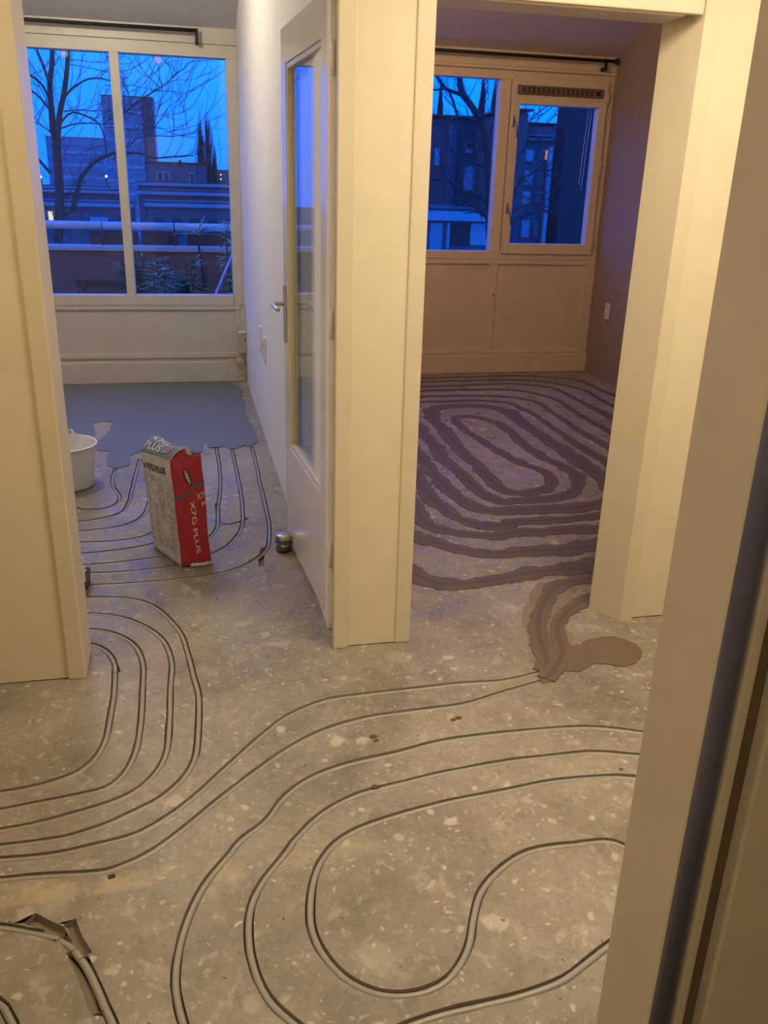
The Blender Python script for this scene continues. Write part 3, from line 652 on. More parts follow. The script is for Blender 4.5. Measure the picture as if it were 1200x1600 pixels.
# ================================================================== ADHESIVE BAG
def build_bag():
    A0 = Vector((-.083, 3.330, 0)); B0 = Vector((.038, 3.357, 0)); D0 = Vector((-.201, 3.568, 0)); C0 = B0+D0-A0
    bag = empty('adhesive_bag', (A0+C0)/2, 'open red and grey paper bag of tile adhesive standing among the pipes', 'bag')
    top = {}
    A1 = at_depth(265, 719, 3.365); B1 = at_depth(314, 708, 3.395); D1 = at_depth(219.5, 705, 3.60); C1 = B1+D1-A1+Vector((0.0, -0.01, -0.012))
    def wr(p, s=0.004): return Vector((noise.noise(p*11), noise.noise(p*11+Vector((5, 2, 1))), noise.noise(p*13+Vector((1, 7, 3)))*.5))*s
    def face(P00, P10, P01, P11, bulge, nrm):
        def fn(u, v):
            p = (P00*(1-u)+P10*u)*(1-v)+(P01*(1-u)+P11*u)*v
            b = math.sin(math.pi*min(max(u, 0), 1))*math.sin(math.pi*min(max(v, 0), 1)**.8)*bulge
            return p+nrm*b+wr(p)
        return fn
    nr = Vector((.21, -.975, 0)); nw = Vector((-.90, -.44, 0))
    red = face(A0, B0, A1, B1, 0.006, nr); white = face(D0, A0, D1, A1, 0.009, nw)
    back = face(C0, D0, C1, D1, 0.006, -nr); right = face(B0, C0, B1, C1, 0.008, -nw)
    def grid(mb, fn, nu, nv, cutfn=None):
        vs = [fn(i/nu, j/nv) for j in range(nv+1) for i in range(nu+1)]
        fs = [(j*(nu+1)+i, j*(nu+1)+i+1, (j+1)*(nu+1)+i+1, (j+1)*(nu+1)+i) for j in range(nv) for i in range(nu)]
        mb.add(vs, fs, True)
    def panel(name, fn, mat, nu=14, nv=30, notch=None):
        f2 = fn
        if notch:
            def f2(u, v): return fn(u, v*notch(u))
        mb = MB(); grid(mb, f2, nu, nv); o = mb.build(name, mat, bag)
        uvl = o.data.uv_layers.new(name='UVMap')
        for poly in o.data.polygons:
            for li in poly.loop_indices:
                vi = o.data.loops[li].vertex_index; uvl.data[li].uv = ((vi % (nu+1))/nu, (vi//(nu+1))/nv)
        so = o.modifiers.new('paper', 'SOLIDIFY'); so.thickness = 0.0012; so.offset = -1
        return o
    notch = lambda u: 1.0-0.055*math.exp(-((u-.30)/.16)**2)+0.006*math.sin(u*19)
    pr = panel('red_side', red, MAT['red'], notch=notch); panel('printed_side', white, MAT['print_side'])
    panel('back_side', back, MAT['red']); panel('right_side', right, MAT['slate'])
    # powder filling inside
    mb = MB(); lv = 0.90
    q = [red(0, lv), red(1, lv), back(0, lv), back(1, lv)]; cc = sum(q, Vector())/4; q = [p.lerp(cc, .05) for p in q]; mb.add(q, [(0, 1, 2, 3)]); mb.build('bag_filling', MAT['stain'], bag)
    # folded-over top flap, hinged on the printed side's top edge
    e1 = at_depth(292, 700, 3.41); e0 = at_depth(236, 680, 3.66)
    def flap(u, v):
        p = (D1*(1-u)+A1*u)*(1-v)+(e0*(1-u)+e1*u)*v
        return p+Vector((0, 0, .012))*math.sin(math.pi*v)+wr(p)+Vector((0, 0, .006))*math.sin(u*7)*v
    pf = panel('top_flap', flap, MAT['slate'], 14, 8)
    mb = MB()
    edge = [flap(1, v/10) for v in range(11)]; mb.tube([p+Vector((0.001, -.001, .001)) for p in edge], 0.0022, 6)
    edge = [flap(.62+.38*v/8, 1) for v in range(9)]; mb.tube([p+Vector((0, 0, .001)) for p in edge], 0.0018, 6)
    edge = [flap(v/12, 0) for v in range(13)]; mb.tube([p+Vector((-.001, -.001, .001)) for p in edge], 0.0013, 6)
    mb.build('torn_paper_edge', MAT['paper'], bag)
    mb = MB(); t0 = flap(1, 1); tear = [t0, t0+Vector((.012, -.006, -.012)), t0+Vector((.020, -.008, -.040)), t0+Vector((.002, -.010, -.032)), t0+Vector((-.012, -.006, -.018))]
    mb.add(tear+[p+Vector((0, .002, 0)) for p in tear], [(0, 1, 2, 3, 4), (9, 8, 7, 6, 5)]+[(i, 5+i, 5+(i+1) % 5, (i+1) % 5) for i in range(5)]); mb.build('paper_scrap', MAT['paper'], bag)
    mb = MB(); g = [red(0, .985), red(.42, .90), flap(1, .98)+Vector((.004, .004, -.006)), flap(1, .5)+Vector((.002, .002, -.006))]
    mb.add(g+[p+Vector((0, .002, 0)) for p in g], [(0, 1, 2, 3), (7, 6, 5, 4)]+[(i, 4+i, 4+(i+1) % 4, (i+1) % 4) for i in range(4)]); mb.build('gusset', MAT['red'], bag)
    # white fold line along the front edge and the stitched crumpled bottom
    mb = MB(); mb.tube([red(0, v/20)+Vector((-.0005, -.0012, 0)) for v in range(20)], 0.0014, 6); mb.tube([red(1, v/20)+Vector((.0006, -.0008, 0)) for v in range(21)], 0.0012, 6); mb.build('edge_fold', MAT['paper'], bag)
    mb = MB(); rngb = random.Random(5)
    mb.tube([red(.28+.74*k/9, 0)+Vector((0, -.010-.004*rngb.random(), .007+.004*rngb.random())) for k in range(10)], lambda t: 0.006+.003*math.sin(t*14)**2, 7); mb.build('crumpled_bottom_seam', MAT['paper'], bag)
    # grey wavy stripe printed on the red side
    mb = MB(); vs = []
    for k in range(25):
        u = k/24; v = 0.655+0.075/(1+math.exp(-(u-.48)*16))
        for dv in (-.016, .016): vs.append(red(u, v+dv)+nr*.0022)
    mb.add(vs, [(2*k, 2*k+2, 2*k+3, 2*k+1) for k in range(24)], True); mb.build('grey_stripe', MAT['grey_ink'], bag)
    # lettering, mapped on to the faces
    def text(name, s, mat, fn, org, du, dv, wid, hgt, nrm, weight=0.0, parent=bag, clip=None):
        cu = bpy.data.curves.new(name, 'FONT'); cu.body = s; cu.size = 1.0; cu.resolution_u = 3; cu.offset = weight
        t = bpy.data.objects.new(name, cu); COL.objects.link(t); dg = bpy.context.evaluated_depsgraph_get()
        me = bpy.data.meshes.new_from_object(t.evaluated_get(dg)); bpy.data.objects.remove(t)
        P = np.array([tuple(v.co) for v in me.vertices]); lo, hi = P.min(0), P.max(0)
        F = [tuple(p.vertices) for p in me.polygons]; vs = []
        for x, y, z in P:
            a = (x-lo[0])/(hi[0]-lo[0]); b = (y-lo[1])/(hi[1]-lo[1])
            u = org[0]+du[0]*a*wid+dv[0]*b*hgt; v = org[1]+du[1]*a*wid+dv[1]*b*hgt
            if clip: u = min(u, clip)
            vs.append(fn(u, v)+nrm*.0020)
        mb = MB(); mb.add(vs, F); return mb.build(name, mat, parent)
    text('lettering', 'X7G PLUS', MAT['white_ink'], red, (.47, .60), (.10, -1), (1, 0.06), .49, .15, nr, 0.012)
    text('lettering', 'X7', MAT['white_ink'], red, (.72, .60), (1, .03), (0, 1), .26, .055, nr, 0.008, clip=.99)
    text('lettering', 'P', MAT['white_ink'], red, (.87, .535), (1, .03), (0, 1), .12, .035, nr, 0.008, clip=.99)
    text('lettering', 'X7G PLUS', MAT['ink'], white, (.17, .845), (1, .0), (0, 1), .67, .068, nw, 0.03)
    text('lettering', 'X7G', MAT['plastic_white'], flap, (.10, .62), (1, 0), (.02, 1), .50, .33, Vector((-.5, -.5, .7)), 0.012)
    text('lettering', 'PLUS', MAT['plastic_white'], flap, (.06, .17), (1, 0), (.02, 1), .50, .36, Vector((-.5, -.5, .7)), 0.012)
    def patch(name, mat, fn, poly, nrm, off=.0016):
        mb = MB(); mb.add([fn(u, v)+nrm*off for u, v in poly], [tuple(range(len(poly)))]); return mb.build(name, mat, bag)
    up = Vector((-.5, -.5, .7))
    patch('picture_frame', MAT['paper'], flap, [(.64, .22), (.82, .22), (.84, .72), (.66, .72)], up, .005)
    patch('picture_print', MAT['picture'], flap, [(.665, .28), (.80, .28), (.815, .66), (.68, .66)], up, .0062)
    patch('header_line', MAT['paper'], white, [(.08, .812), (.90, .825), (.90, .832), (.08, .820)], nw)
    patch('round_logo', MAT['ink'], white, [(.09+.035*math.cos(a), .872+.026*math.sin(a)) for a in [i*math.pi/6 for i in range(12)]], nw)
    for u0 in (.30, .75): patch('hazard_mark', MAT['ink'], white, [(u0, .135), (u0+.05, .135), (u0+.025, .165)], nw)
    # slanted oval emblem: black outline, pale inside with small dark marks
    def oval(s, k=22): return [(.50+(.052*s)*math.cos(a)+.055*math.sin(a)*-1, .822+(.068*(.85+.15*s))*math.sin(a)) for a in [i*2*math.pi/k for i in range(k)]]
    patch('emblem_outline', MAT['ink'], red, oval(1.9), nr, .0028)
    patch('emblem', MAT['paper'], red, oval(.95), nr, .0036)
    for i, (cx, cy) in enumerate(((.465, .868), (.480, .846), (.50, .824), (.518, .800), (.535, .776))):
        patch('emblem_mark', MAT['ink'], red, [(cx+.022*math.cos(a), cy+.0075*math.sin(a)) for a in [k*math.pi/4 for k in range(8)]], nr, .0043)
    return bag
build_bag()

# ================================================================== SCREED in the left room
def blob(name, mat, poly, z, parent=None, step=0.03, rough=0.012, thick=None, seed=0.0, holes=()):
    """flat poured patch: top polygon with a ragged rim that slopes down to the floor"""
    def ring(pl):
        pts = [on_floor(x, y) for x, y in pl]; pts.append(pts[0]); out = []
        for a, b in zip(pts, pts[1:]):
            n = max(1, int((b-a).length/step))
            for k in range(n):
                p = a.lerp(b, k/n); q = rough
                out.append(Vector((p.x+q*noise.noise((p.x*17, p.y*17, seed)), p.y+q*noise.noise((p.x*17, p.y*17, seed+4)))))
        return out
    rings = [ring(poly)]+[ring(h) for h in holes]
    V = []; F = []
    rings = [r if sum(a.x*b.y-b.x*a.y for a, b in zip(r, r[1:]+r[:1])) > 0 else r[::-1] for r in rings]
    for r in rings: b = len(V); V += r; F.append(list(range(b, b+len(r))))
    vo, eo, fo, ov, oe, of = delaunay_2d_cdt(V, [], F, 0, 1e-5)
    mb = MB(); keep = [(f if (vo[f[1]]-vo[f[0]]).cross(vo[f[2]]-vo[f[0]]) > 0 else f[::-1]) for f, src in zip(fo, of) if src == [0]]
    mb.add([(v.x, v.y, z) for v in vo], keep)
    for r in rings:
        n = len(r); mb.add([(p.x, p.y, z) for p in r]+[(p.x, p.y, -0.001) for p in r], [(i, n+i, n+(i+1) % n, (i+1) % n) for i in range(n)])
    return mb.build(name, mat, parent)
scr = L((-900,520),(105,515),(400,515),(560,505),(900,500),(930,520),(965,545),(945,570),(975,600),(968,640),(985,680),(1015,720),(1025,780),(1000,805),(960,800),(930,815),(900,812),(870,800),(850,808),(800,810),(775,772),(770,830),(720,838),(640,850),(480,826),(450,838),(430,850),(432,888),(370,908),(322,892),(316,850),(345,828),(265,822),(270,790),(180,775),(120,760),(-700,760))
hole = L((258,692),(300,686),(346,688),(338,722),(292,778),(268,768))
o = blob('screed_layer', MAT['screed'], scr, 0.004, holes=[hole], seed=2.0)
tag(o, 'wet blue grey screed spread over the far floor of the left room', 'screed')
for pts, w in ((L((630,540),(690,542),(760,553)), .006), (L((700,575),(735,585),(748,605)), .008), (L((118,665),(180,648),(275,638)), .008), (L((590,583),(620,585)), .004)):
    p = floor_path(pts, .03); Lf, Rt = trench_strip(p, w); n = len(Lf)
    MB().add([(q.x, q.y, .0046) for q in Lf]+[(q.x, q.y, .0046) for q in Rt], [(i, n+i, n+i+1, i+1) for i in range(n-1)]).build('trowel_mark', MAT['stain'], o)

# ================================================================== MORTAR over the bedroom pipes
E_ = lambda *p: crop(640, 560, 6.0, p)
G_ = lambda *p: crop(820, 560, 6.0, p)
H_ = lambda *p: crop(640, 740, 6.0, p)
I_ = lambda *p: crop(800, 740, 6.0, p)
J_ = lambda *p: crop(800, 890, 5.0, p)
mf = empty('mortar_filling', (2.3, 4.8, 0), 'dark wet mortar smeared in rings over the bedroom floor pipes', 'mortar')
RINGS = [  # (points, half width at start, middle, end), metres
 ([(600, 594)]+E_((120,190),(600,175),(800,166))+G_((0,165),(380,185),(560,225),(700,290),(860,360),(1020,420),(1200,500)), (.022, .018, .03)),
 ([(600, 600)]+E_((120,225),(600,205))+G_((0,205),(250,230),(400,260),(560,300),(700,380),(850,460),(1000,525),(1200,630)), (.024, .020, .035)),
 ([(600, 606)]+E_((120,266),(600,250),(900,238))+G_((0,245),(150,260),(300,290),(420,350),(550,420),(700,490),(850,575),(990,650),(1200,770)), (.026, .020, .060)),
 ([(600, 614)]+E_((120,305),(400,296),(900,293))+G_((0,311),(200,355),(340,410),(450,490),(620,590),(750,660),(850,710),(970,780),(1150,890)), (.040, .020, .055)),
 ([(600, 622)]+E_((120,360),(500,350),(900,360))+G_((0,385),(130,420),(260,510),(400,600),(520,690),(700,780),(830,860),(950,940),(1100,1050)), (.036, .022, .055)),
 ([(600, 632)]+E_((120,408),(300,405),(560,395),(800,405),(950,425),(1080,490))+G_((0,472),(100,540),(280,660),(420,760),(560,850),(700,930),(830,1020),(920,1085),(1050,1180)), (.026, .024, .050)),
 (G_((800,1160),(650,1060),(540,980),(420,900),(280,810),(130,710),(0,620))+E_((1050,600),(940,510),(800,465),(600,447),(400,450),(250,465),(203,500),(240,590),(330,680),(450,830),(560,940),(700,1080))+H_((800,100),(900,165),(1000,185),(1130,185))+I_((200,170),(330,135),(385,70),(335,5))+G_((130,1040),(0,1000))+E_((1050,975),(880,900),(720,800),(560,700),(470,635),(425,580),(470,552),(580,547),(720,577),(860,622),(960,700),(1100,830),(1200,890))+G_((130,920),(300,990),(420,1050),(520,1110))+I_((600,30),(615,100),(560,175),(450,222),(200,252),(0,255))+H_((900,272),(750,225),(620,135),(480,0))+E_((340,960),(240,830),(120,690),(60,610)), (.058, .034, .050)),
 (I_((770,-20),(870,45),(950,140),(985,210),(930,268),(800,292),(600,322),(300,345),(0,350))+H_((850,362),(650,332),(480,242),(350,140),(230,0),(110,-140),(-60,-320)), (.055, .050, .060)),
 (I_((1150,350),(985,380),(850,392),(600,422),(300,442),(0,462))+H_((900,490),(650,482),(450,420),(330,340),(200,230),(90,90),(-80,-140)), (.040, .044, .062)),
 (I_((1150,500),(970,520),(600,532),(300,545),(0,562))+H_((800,588),(450,556),(250,510),(120,430),(60,330),(-60,160)), (.044, .042, .062)),
 (I_((1150,630),(950,655),(700,690),(450,722),(250,724),(0,742))+H_((900,750),(650,740),(400,700),(200,630),(60,600),(-100,520)), (.070, .042, .062)),
 (I_((1150,770),(930,810),(800,840),(640,885),(400,910),(200,930))+H_((1000,962),(750,1010),(500,1043),(300,1040),(150,1000),(40,940),(-100,850)), (.066, .044, .062)),
 (I_((1150,900),(930,945),(800,930),(600,905),(450,930)), (.050, .035, .004)),
 (J_((950,60),(750,72),(600,82),(450,104),(345,142),(272,220),(228,320),(205,420),(212,540),(250,640),(275,720),(262,800)), (.030, .032, .04)),
 (J_((950,150),(740,182),(620,207),(520,270),(420,345),(362,430),(352,500),(378,590),(385,680),(335,780),(265,860)), (.026, .030, .034)),
]
for ri, (px, (wa, wb, wc)) in enumerate(RINGS):
    path = floor_path(px, 0.020); n = len(path); vs = []; darker = []; z0 = 0.0018+0.00022*ri
    for i, p in enumerate(path):
        d = (path[min(i+1, n-1)]-path[max(i-1, 0)]).normalized(); nn = Vector((-d.y, d.x, 0)); t = i/(n-1)
        w = 1.18*(wa*(1-2*t)+wb*2*t) if t < .5 else (wb*(2-2*t)+wc*(2*t-1))
        wl = w*(1+.42*noise.noise((p.x*9, p.y*9, ri*3.1))+.26*noise.noise((p.x*31, p.y*31, ri*1.7))+.20*noise.noise((p.x*75, p.y*75, ri*2.3)))
        wr_ = w*(1+.42*noise.noise((p.x*9, p.y*9, ri*3.1+50))+.26*noise.noise((p.x*31, p.y*31, ri*1.7+50))+.20*noise.noise((p.x*75, p.y*75, ri*2.3+50)))
        cr = min(.013, w*.5)
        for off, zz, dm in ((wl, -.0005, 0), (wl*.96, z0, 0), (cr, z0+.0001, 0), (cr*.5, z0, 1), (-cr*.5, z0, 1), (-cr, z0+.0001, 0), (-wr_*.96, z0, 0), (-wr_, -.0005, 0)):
            vs.append(p+nn*off+Vector((0, 0, zz))); darker.append(dm)
    fs = [(i*8+k, (i+1)*8+k, (i+1)*8+k+1, i*8+k+1) for i in range(n-1) for k in range(7)]
    fs = [f[::-1] for f in fs]
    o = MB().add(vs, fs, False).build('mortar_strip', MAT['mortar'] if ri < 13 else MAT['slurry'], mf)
    at = o.data.attributes.new('darker', 'FLOAT', 'POINT'); at.data.foreach_set('value', [float(x) for x in darker])
bl = blob('mortar_patch', MAT['slurry'], J_((185,690),(240,690),(300,670),(360,660),(430,600),(480,600),(530,590),(590,550),(700,530),(800,530),(900,550),(980,590),(1022,640),(1005,690),(960,730),(880,770),(820,760),(740,740),(650,738),(590,770),(540,795),(470,800),(400,800),(340,840),(290,878),(230,892),(215,860),(222,810),(190,780)), 0.0032, step=.02, rough=.008, seed=7)
tag(bl, 'brown puddle of wet mortar where two pipes meet near the right doorway', 'mortar')
st = blob('mortar_stain', MAT['stain'], J_((70,385),(90,320),(112,270),(150,170),(190,110),(300,95),(430,110),(520,150),(480,200),(440,240),(400,330),(430,470),(490,520),(470,580),(380,610),(330,590),(300,660),(270,700),(190,720),(140,740),(150,640),(120,520),(100,450)), 0.0012, step=.02, rough=.010, seed=11)
tag(st, 'thin damp stain of wet slurry around the two mortar strips in the right doorway', 'stain')

# crumbs on the hall floor
for px, s, lab in (((583,1151),.012,'larger brown crumb of the pair left of centre on the hall floor'), ((588,1157),.009,'smaller brown crumb of the pair left of centre on the hall floor'), ((708,1125),.009,'smaller left crumb of the pair lying below the two pipes near the mortar patch'), ((716,1122),.011,'larger right crumb of the pair lying below the two pipes near the mortar patch'), ((970,1202),.007,'lone dark crumb between the pipes at the right frame'), ((587,1230),.012,'flake of brown dirt stuck on the middle foreground pipe groove')):
    p = on_floor(*px); bm = bmesh.new(); bmesh.ops.create_icosphere(bm, subdivisions=2, radius=1)
    for v in bm.verts: v.co = Vector((v.co.x*s, v.co.y*s*.7, max(0, v.co.z*s*.45)))*(1+.35*noise.noise(v.co*1.5+p*9))
    tag(MB().bm(bm, Matrix.Translation(p)).build('dirt_crumb', MAT['chip']), lab, 'crumb', 'brown crumbs on the hall floor')

# ================================================================== OUTSIDE
S('ground', MAT['ground'], -150, 150, 12.5, 420, -8.2, -8.0)
S('facade_below', MAT['render'], XL-0.3, 4.0, 7.25, 7.35, -8.0, -0.02)
# ---- balcony of the left room
S('balcony_floor', MAT['ground'], -4.5, 1.4, 7.12, 9.2, -0.25, -0.05)
pw = empty('balcony_parapet', (-1.5, 9.0, -0.05), 'brown red balcony parapet with pale coping outside the left window', 'parapet')
B('parapet_wall', MAT['render'], pw, -4.5, 1.4, 9.03, 9.2, -0.05, 0.855); B('coping', MAT['coping'], pw, -4.5, 1.4, 9.0, 9.24, 0.856, 0.905, 0.008)
rl = empty('balcony_rail', (-1.5, 9.12, 0.905), 'pale round handrail in jointed lengths above the balcony parapet', 'railing')
xs = [-4.5, -2.2, -0.78, -0.095, 0.43, 1.4]
for a, b in zip(xs, xs[1:]): MB().tube([(a+.006, 9.12, 1.088), (b-.006, 9.12, 1.088)], 0.037, 14).build('rail_length', MAT['rail'], rl)
for x in xs[1:-1]: MB().tube([(x, 9.12, 0.906), (x, 9.12, 1.055)], 0.012, 8).build('post', MAT['planter'], rl)
for i, (x0, x1, lab) in enumerate(((-0.92, -0.46, 'dark planter box behind the rail, left of the window mullion'), (-0.40, -0.06, 'dark planter box behind the rail, just right of the window mullion'), (0.02, 0.42, 'dark planter box behind the rail, at the spiky plant'))):
    pl = empty('planter_box', ((x0+x1)/2, 9.32, 0.87), lab, 'planter', 'planter boxes hung behind the rail')
    mb = MB(); mb.box(x0, x1, 9.26, 9.42, 0.87, 1.03, 0.01); mb.build('box', MAT['planter'], pl); B('soil', MAT['soil'], pl, x0+.012, x1-.012, 9.272, 9.408, 1.03, 1.036)
# bench
bn = empty('bench', (-0.75, 8.35, -0.05), 'dark slatted bench against the balcony parapet, seen through the left pane', 'bench')
for z in (0.60, 0.50): B('back_slat', MAT['wood_dark'], bn, -1.0, -0.47, 8.50, 8.525, z-.03, z+.035, 0.004)
for yy in (8.12, 8.22, 8.32, 8.42): B('seat_slat', MAT['wood_dark'], bn, -1.0, -0.47, yy, yy+.08, 0.36, 0.385, 0.004)
for x in (-0.96, -0.53):
    B('leg', MAT['wood_dark'], bn, x, x+.045, 8.48, 8.53, -0.05, 0.64, 0.003); B('leg', MAT['wood_dark'], bn, x, x+.045, 8.13, 8.175, -0.05, 0.36, 0.003)
def leaf(mb, base, tip, w, droop=0.15, n=4):
    d = tip-base; side = d.cross(Vector((0, 0, 1)));
    if side.length < 1e-4: side = Vector((1, 0, 0))
    side.normalize(); vs = []
    for k in range(n+1):
        t = k/n; p = base+d*t+Vector((0, 0, -droop*d.length*t*t)); ww = w*math.sin(math.pi*(0.12+0.88*t))**.8 if k < n else 0.0005
        vs += [p-side*ww, p+Vector((0, 0, ww*.25)), p+side*ww]
    mb.add(vs, [(3*k+j, 3*k+j+1, 3*k+4+j, 3*k+3+j) for k in range(n) for j in range(2)], True)
def pot_plant(x, y, hgt, rad, nleaf, mat, label, lw=0.012, ll=0.16, potr=0.13, poth=0.24, seed=1):
    rg = random.Random(seed); t = empty('potted_plant', (x, y, -0.05), label, 'plant')
    MB().lathe([(0, -.05), (potr*.75, -.05), (potr, -.05+poth), (potr+.012, -.05+poth), (potr+.012, -.03+poth), (potr-.012, -.03+poth), (potr-.02, -.06+poth), (0, -.06+poth)], (x, y, 0), 24).build('pot', MAT['pot'], t)
    mb = MB(); ml = MB(); z0 = poth-.07
    for k in range(12):
        a = rg.random()*6.28; rr = rad*math.sqrt(rg.random()); top = Vector((x+rr*math.cos(a), y+rr*.7*math.sin(a), z0+(hgt-z0)*(.55+.45*rg.random()))); b = Vector((x+.05*math.cos(a), y+.05*math.sin(a), z0-.02))
        ps = spline([b, b.lerp(top, .5)+Vector((0, 0, .06)), top], .06); mb.tube(ps, lambda q: .006-.004*q, 5)
        for j in range(nleaf//12):
            p = ps[int(len(ps)*(.15+.84*rg.random()))-1]; aa = rg.random()*6.28; l = ll*(.6+.7*rg.random())
            leaf(ml, p, p+Vector((math.cos(aa)*l, math.sin(aa)*l, l*(.6*rg.random()-.15))), lw*(.6+.7*rg.random()))
    mb.build('stems', MAT['bark'], t); o = ml.build('foliage', mat, t); o['kind'] = 'stuff'
pot_plant(-0.50, 8.76, 0.98, 0.14, 420, MAT['leaf'], 'bushy green potted plant behind the bench by the window mullion', seed=2)
pot_plant(-0.24, 8.36, 0.90, 0.14, 520, MAT['leaf_pale'], 'pale feathery potted plant in the right window pane', lw=.011, ll=.12, seed=3)
pot_plant(-0.02, 8.62, 0.86, 0.15, 420, MAT['leaf'], 'dark leafy potted plant right of the pale feathery one', lw=.016, seed=4)
pot_plant(0.45, 8.62, 1.25, 0.13, 380, MAT['leaf_pale'], 'tall sparse potted shrub by the right window jamb', lw=.012, ll=.13, seed=5)
# spiky plant: each big leaf a part
sp = empty('spiky_plant', (0.20, 8.87, -0.05), 'spiky plant with long arching leaves in front of the handrail', 'plant')
MB().lathe([(0, -.05), (.10, -.05), (.13, .17), (.14, .18), (.12, .18), (.11, .15), (0, .15)], (0.20, 8.87, 0), 24).build('pot', MAT['pot'], sp)
stem_pts = spline([(0.20, 8.87, .15), (0.16, 8.85, .60), (0.12, 8.85, 1.03)], .05); MB().tube(stem_pts, .010, 7).build('stem', MAT['bark'], sp)
tp = Vector(stem_pts[-1]); rg = random.Random(8)
for k in range(15):
    a = k*2.4; el = .15+.9*rg.random(); l = .26+.12*rg.random(); mb = MB(); leaf(mb, tp, tp+Vector((math.cos(a)*math.cos(el)*l, math.sin(a)*math.cos(el)*l*.8, math.sin(el)*l)), .013, .25, 6); mb.build('leaf', MAT['leaf'], sp)
a, b = at_depth(366, 390, 8.40), at_depth(336, 462, 8.15)
bh = a+(b-a)*((a.z+0.04)/(a.z-b.z))
tag(MB().tube([a+(a-b)*.2, a, b, bh], 0.012, 10).build('broom_handle', MAT['handle_blue']), 'pale blue handle leaning by the right jamb on the balcony', 'handle')

# ---- trees: traced boughs with their own depth, twigs grown from them
def tree(label, Y, boughs, seed, root, twig=1.0, hscale=1.0):
    rg = random.Random(seed); mb = MB(); t = empty('bare_tree', root, label, 'tree', None); mt = MB(); mtw = MB()
    for bi, (px, ra, rb, dy) in enumerate(boughs):
        n = len(px); pts = [at_depth(x, y, Y+dy*(i/(n-1))) for i, (x, y) in enumerate(px)]
        ps = spline(pts, 0.10); (mt if bi == 0 else mb).tube(ps, lambda q, a=ra*.58, b=rb*.58: a+(b-a)*q, 7)
        for j in range(2, len(ps)):
            if bi == 0 and j < len(ps)*.6: continue
            if rg.random() < .85*twig:
                d = (ps[j]-ps[j-1]).normalized(); ln = (.45+.9*rg.random())*hscale; side = Vector((rg.uniform(-1, 1), rg.uniform(-.8, .8), rg.uniform(-.3, 1))); dd = (d*.9+side*.9).normalized()
                q = [ps[j]]
                for s in range(5): dd = (dd+Vector((rg.uniform(-.35, .35), rg.uniform(-.3, .3), rg.uniform(-.15, .35)))).normalized(); q.append(q[-1]+dd*ln/5)
                mtw.tube(q, lambda v: .0065-.0045*v, 4, cap=False)
                for s in (2, 3, 4):
                    if rg.random() < .75:
                        d2 = (dd+Vector((rg.uniform(-1, 1), rg.uniform(-.8, .8), rg.uniform(-.4, .9)))).normalized(); mtw.tube([q[s], q[s]+d2*ln*.22, q[s]+d2*ln*.38+Vector((0, 0, .05))], lambda v: .004-.002*v, 4, cap=False)
    mt.build('trunk', MAT['bark'], t); mb.build('boughs', MAT['bark'], t)
    o = mtw.build('twigs', MAT['bark'], t); o['kind'] = 'stuff'
K = lambda *p: crop(30, 60, 6.667, p)
K2 = lambda *p: crop(30, 240, 6.667, p)
Q = lambda *p: crop(180, 70, 6.0, p)
Yt = 15.0
base = at_depth(92, 700, Yt)
tree('large bare tree with forked trunk outside the left room window', Yt, [
 ([(96, 760), (92, 560), (91, 400)]+K((420,1600),(395,1250),(390,1050)), .14, .11, 0),
 (K((385,1060),(355,950),(340,780),(325,600),(320,450),(338,300),(345,120),(350,-60)), .095, .05, .3), (K((395,1060),(405,950),(420,800),(460,600),(490,400),(505,200),(500,-60)), .085, .05, -.3),
 (K((320,460),(280,370),(250,280),(215,190),(180,100),(150,-40)), .045, .02, .8), (K((305,610),(230,470),(130,390),(40,350),(-60,330)), .035, .014, -.9), (K((320,740),(260,670),(200,600),(130,545),(60,495),(-40,440)), .035, .015, .6),
 (K((475,610),(520,555),(570,510),(700,430),(830,415),(940,440),(1060,470)), .035, .014, -.8), (K((430,890),(500,800),(580,770),(700,810),(800,860),(860,940),(890,1050),(910,1210)), .030, .018, .7),
 (K((430,940),(560,895),(700,885),(820,890),(960,900)), .022, .010, -.7), (K((320,1400),(200,1260),(130,1170),(40,1090)), .045, .025, .5), (K((330,980),(250,920),(150,860),(60,810)), .02, .008, .4),
 (K2((560,580),(600,420),(640,270),(720,160),(800,80),(920,20),(1000,-10))+Q((100,1012),(250,1020),(370,1062),(560,1045),(740,1040)), .075, .014, 1.2), (K2((450,640),(520,600),(560,560)), .07, .07, .5),
 (K((470,760),(600,745),(760,755),(900,752),(1020,760)), .02, .01, .3),
 (Q((-60,700),(90,640),(150,580),(280,490),(400,410),(480,365),(560,280),(640,230),(680,170),(800,150)), .028, .008, 1.5), (Q((330,420),(430,430),(540,440),(620,460),(720,430),(790,395),(830,350)), .013, .005, .6),
 (Q((150,580),(130,480),(95,390),(60,320)), .018, .008, .3), (Q((412,395),(340,320),(290,280),(230,200),(190,130)), .013, .005, .5), (Q((570,272),(560,240),(500,190),(440,130)), .012, .005, .5),
 (Q((-60,620),(100,632),(240,660),(350,668),(480,660),(600,640),(660,620)), .016, .005, .8), (Q((-60,770),(100,790),(230,800),(350,768),(430,780),(540,830),(620,850),(700,838),(760,820)), .016, .005, .8), (Q((-20,1080),(60,1000),(130,950),(200,880),(320,862),(480,855),(600,852)), .020, .006, .7),
 (Q((-80,380),(60,382),(160,380),(260,405),(340,412)), .014, .006, .3), (K((520,230),(620,225),(760,245),(900,240)), .012, .005, .4), (K((520,270),(700,300),(900,350)), .012, .005, .4), (K((240,430),(180,360),(110,250),(40,150)), .014, .006, .4), (Q((170,210),(120,300),(60,330)), .010, .005, .2), (Q((520,345),(600,325),(700,335),(800,290)), .009, .004, .3),
], 11, (base.x, Yt, -8.0), 0.75)
R_ = lambda *p: crop(660, 100, 5.3333, p)
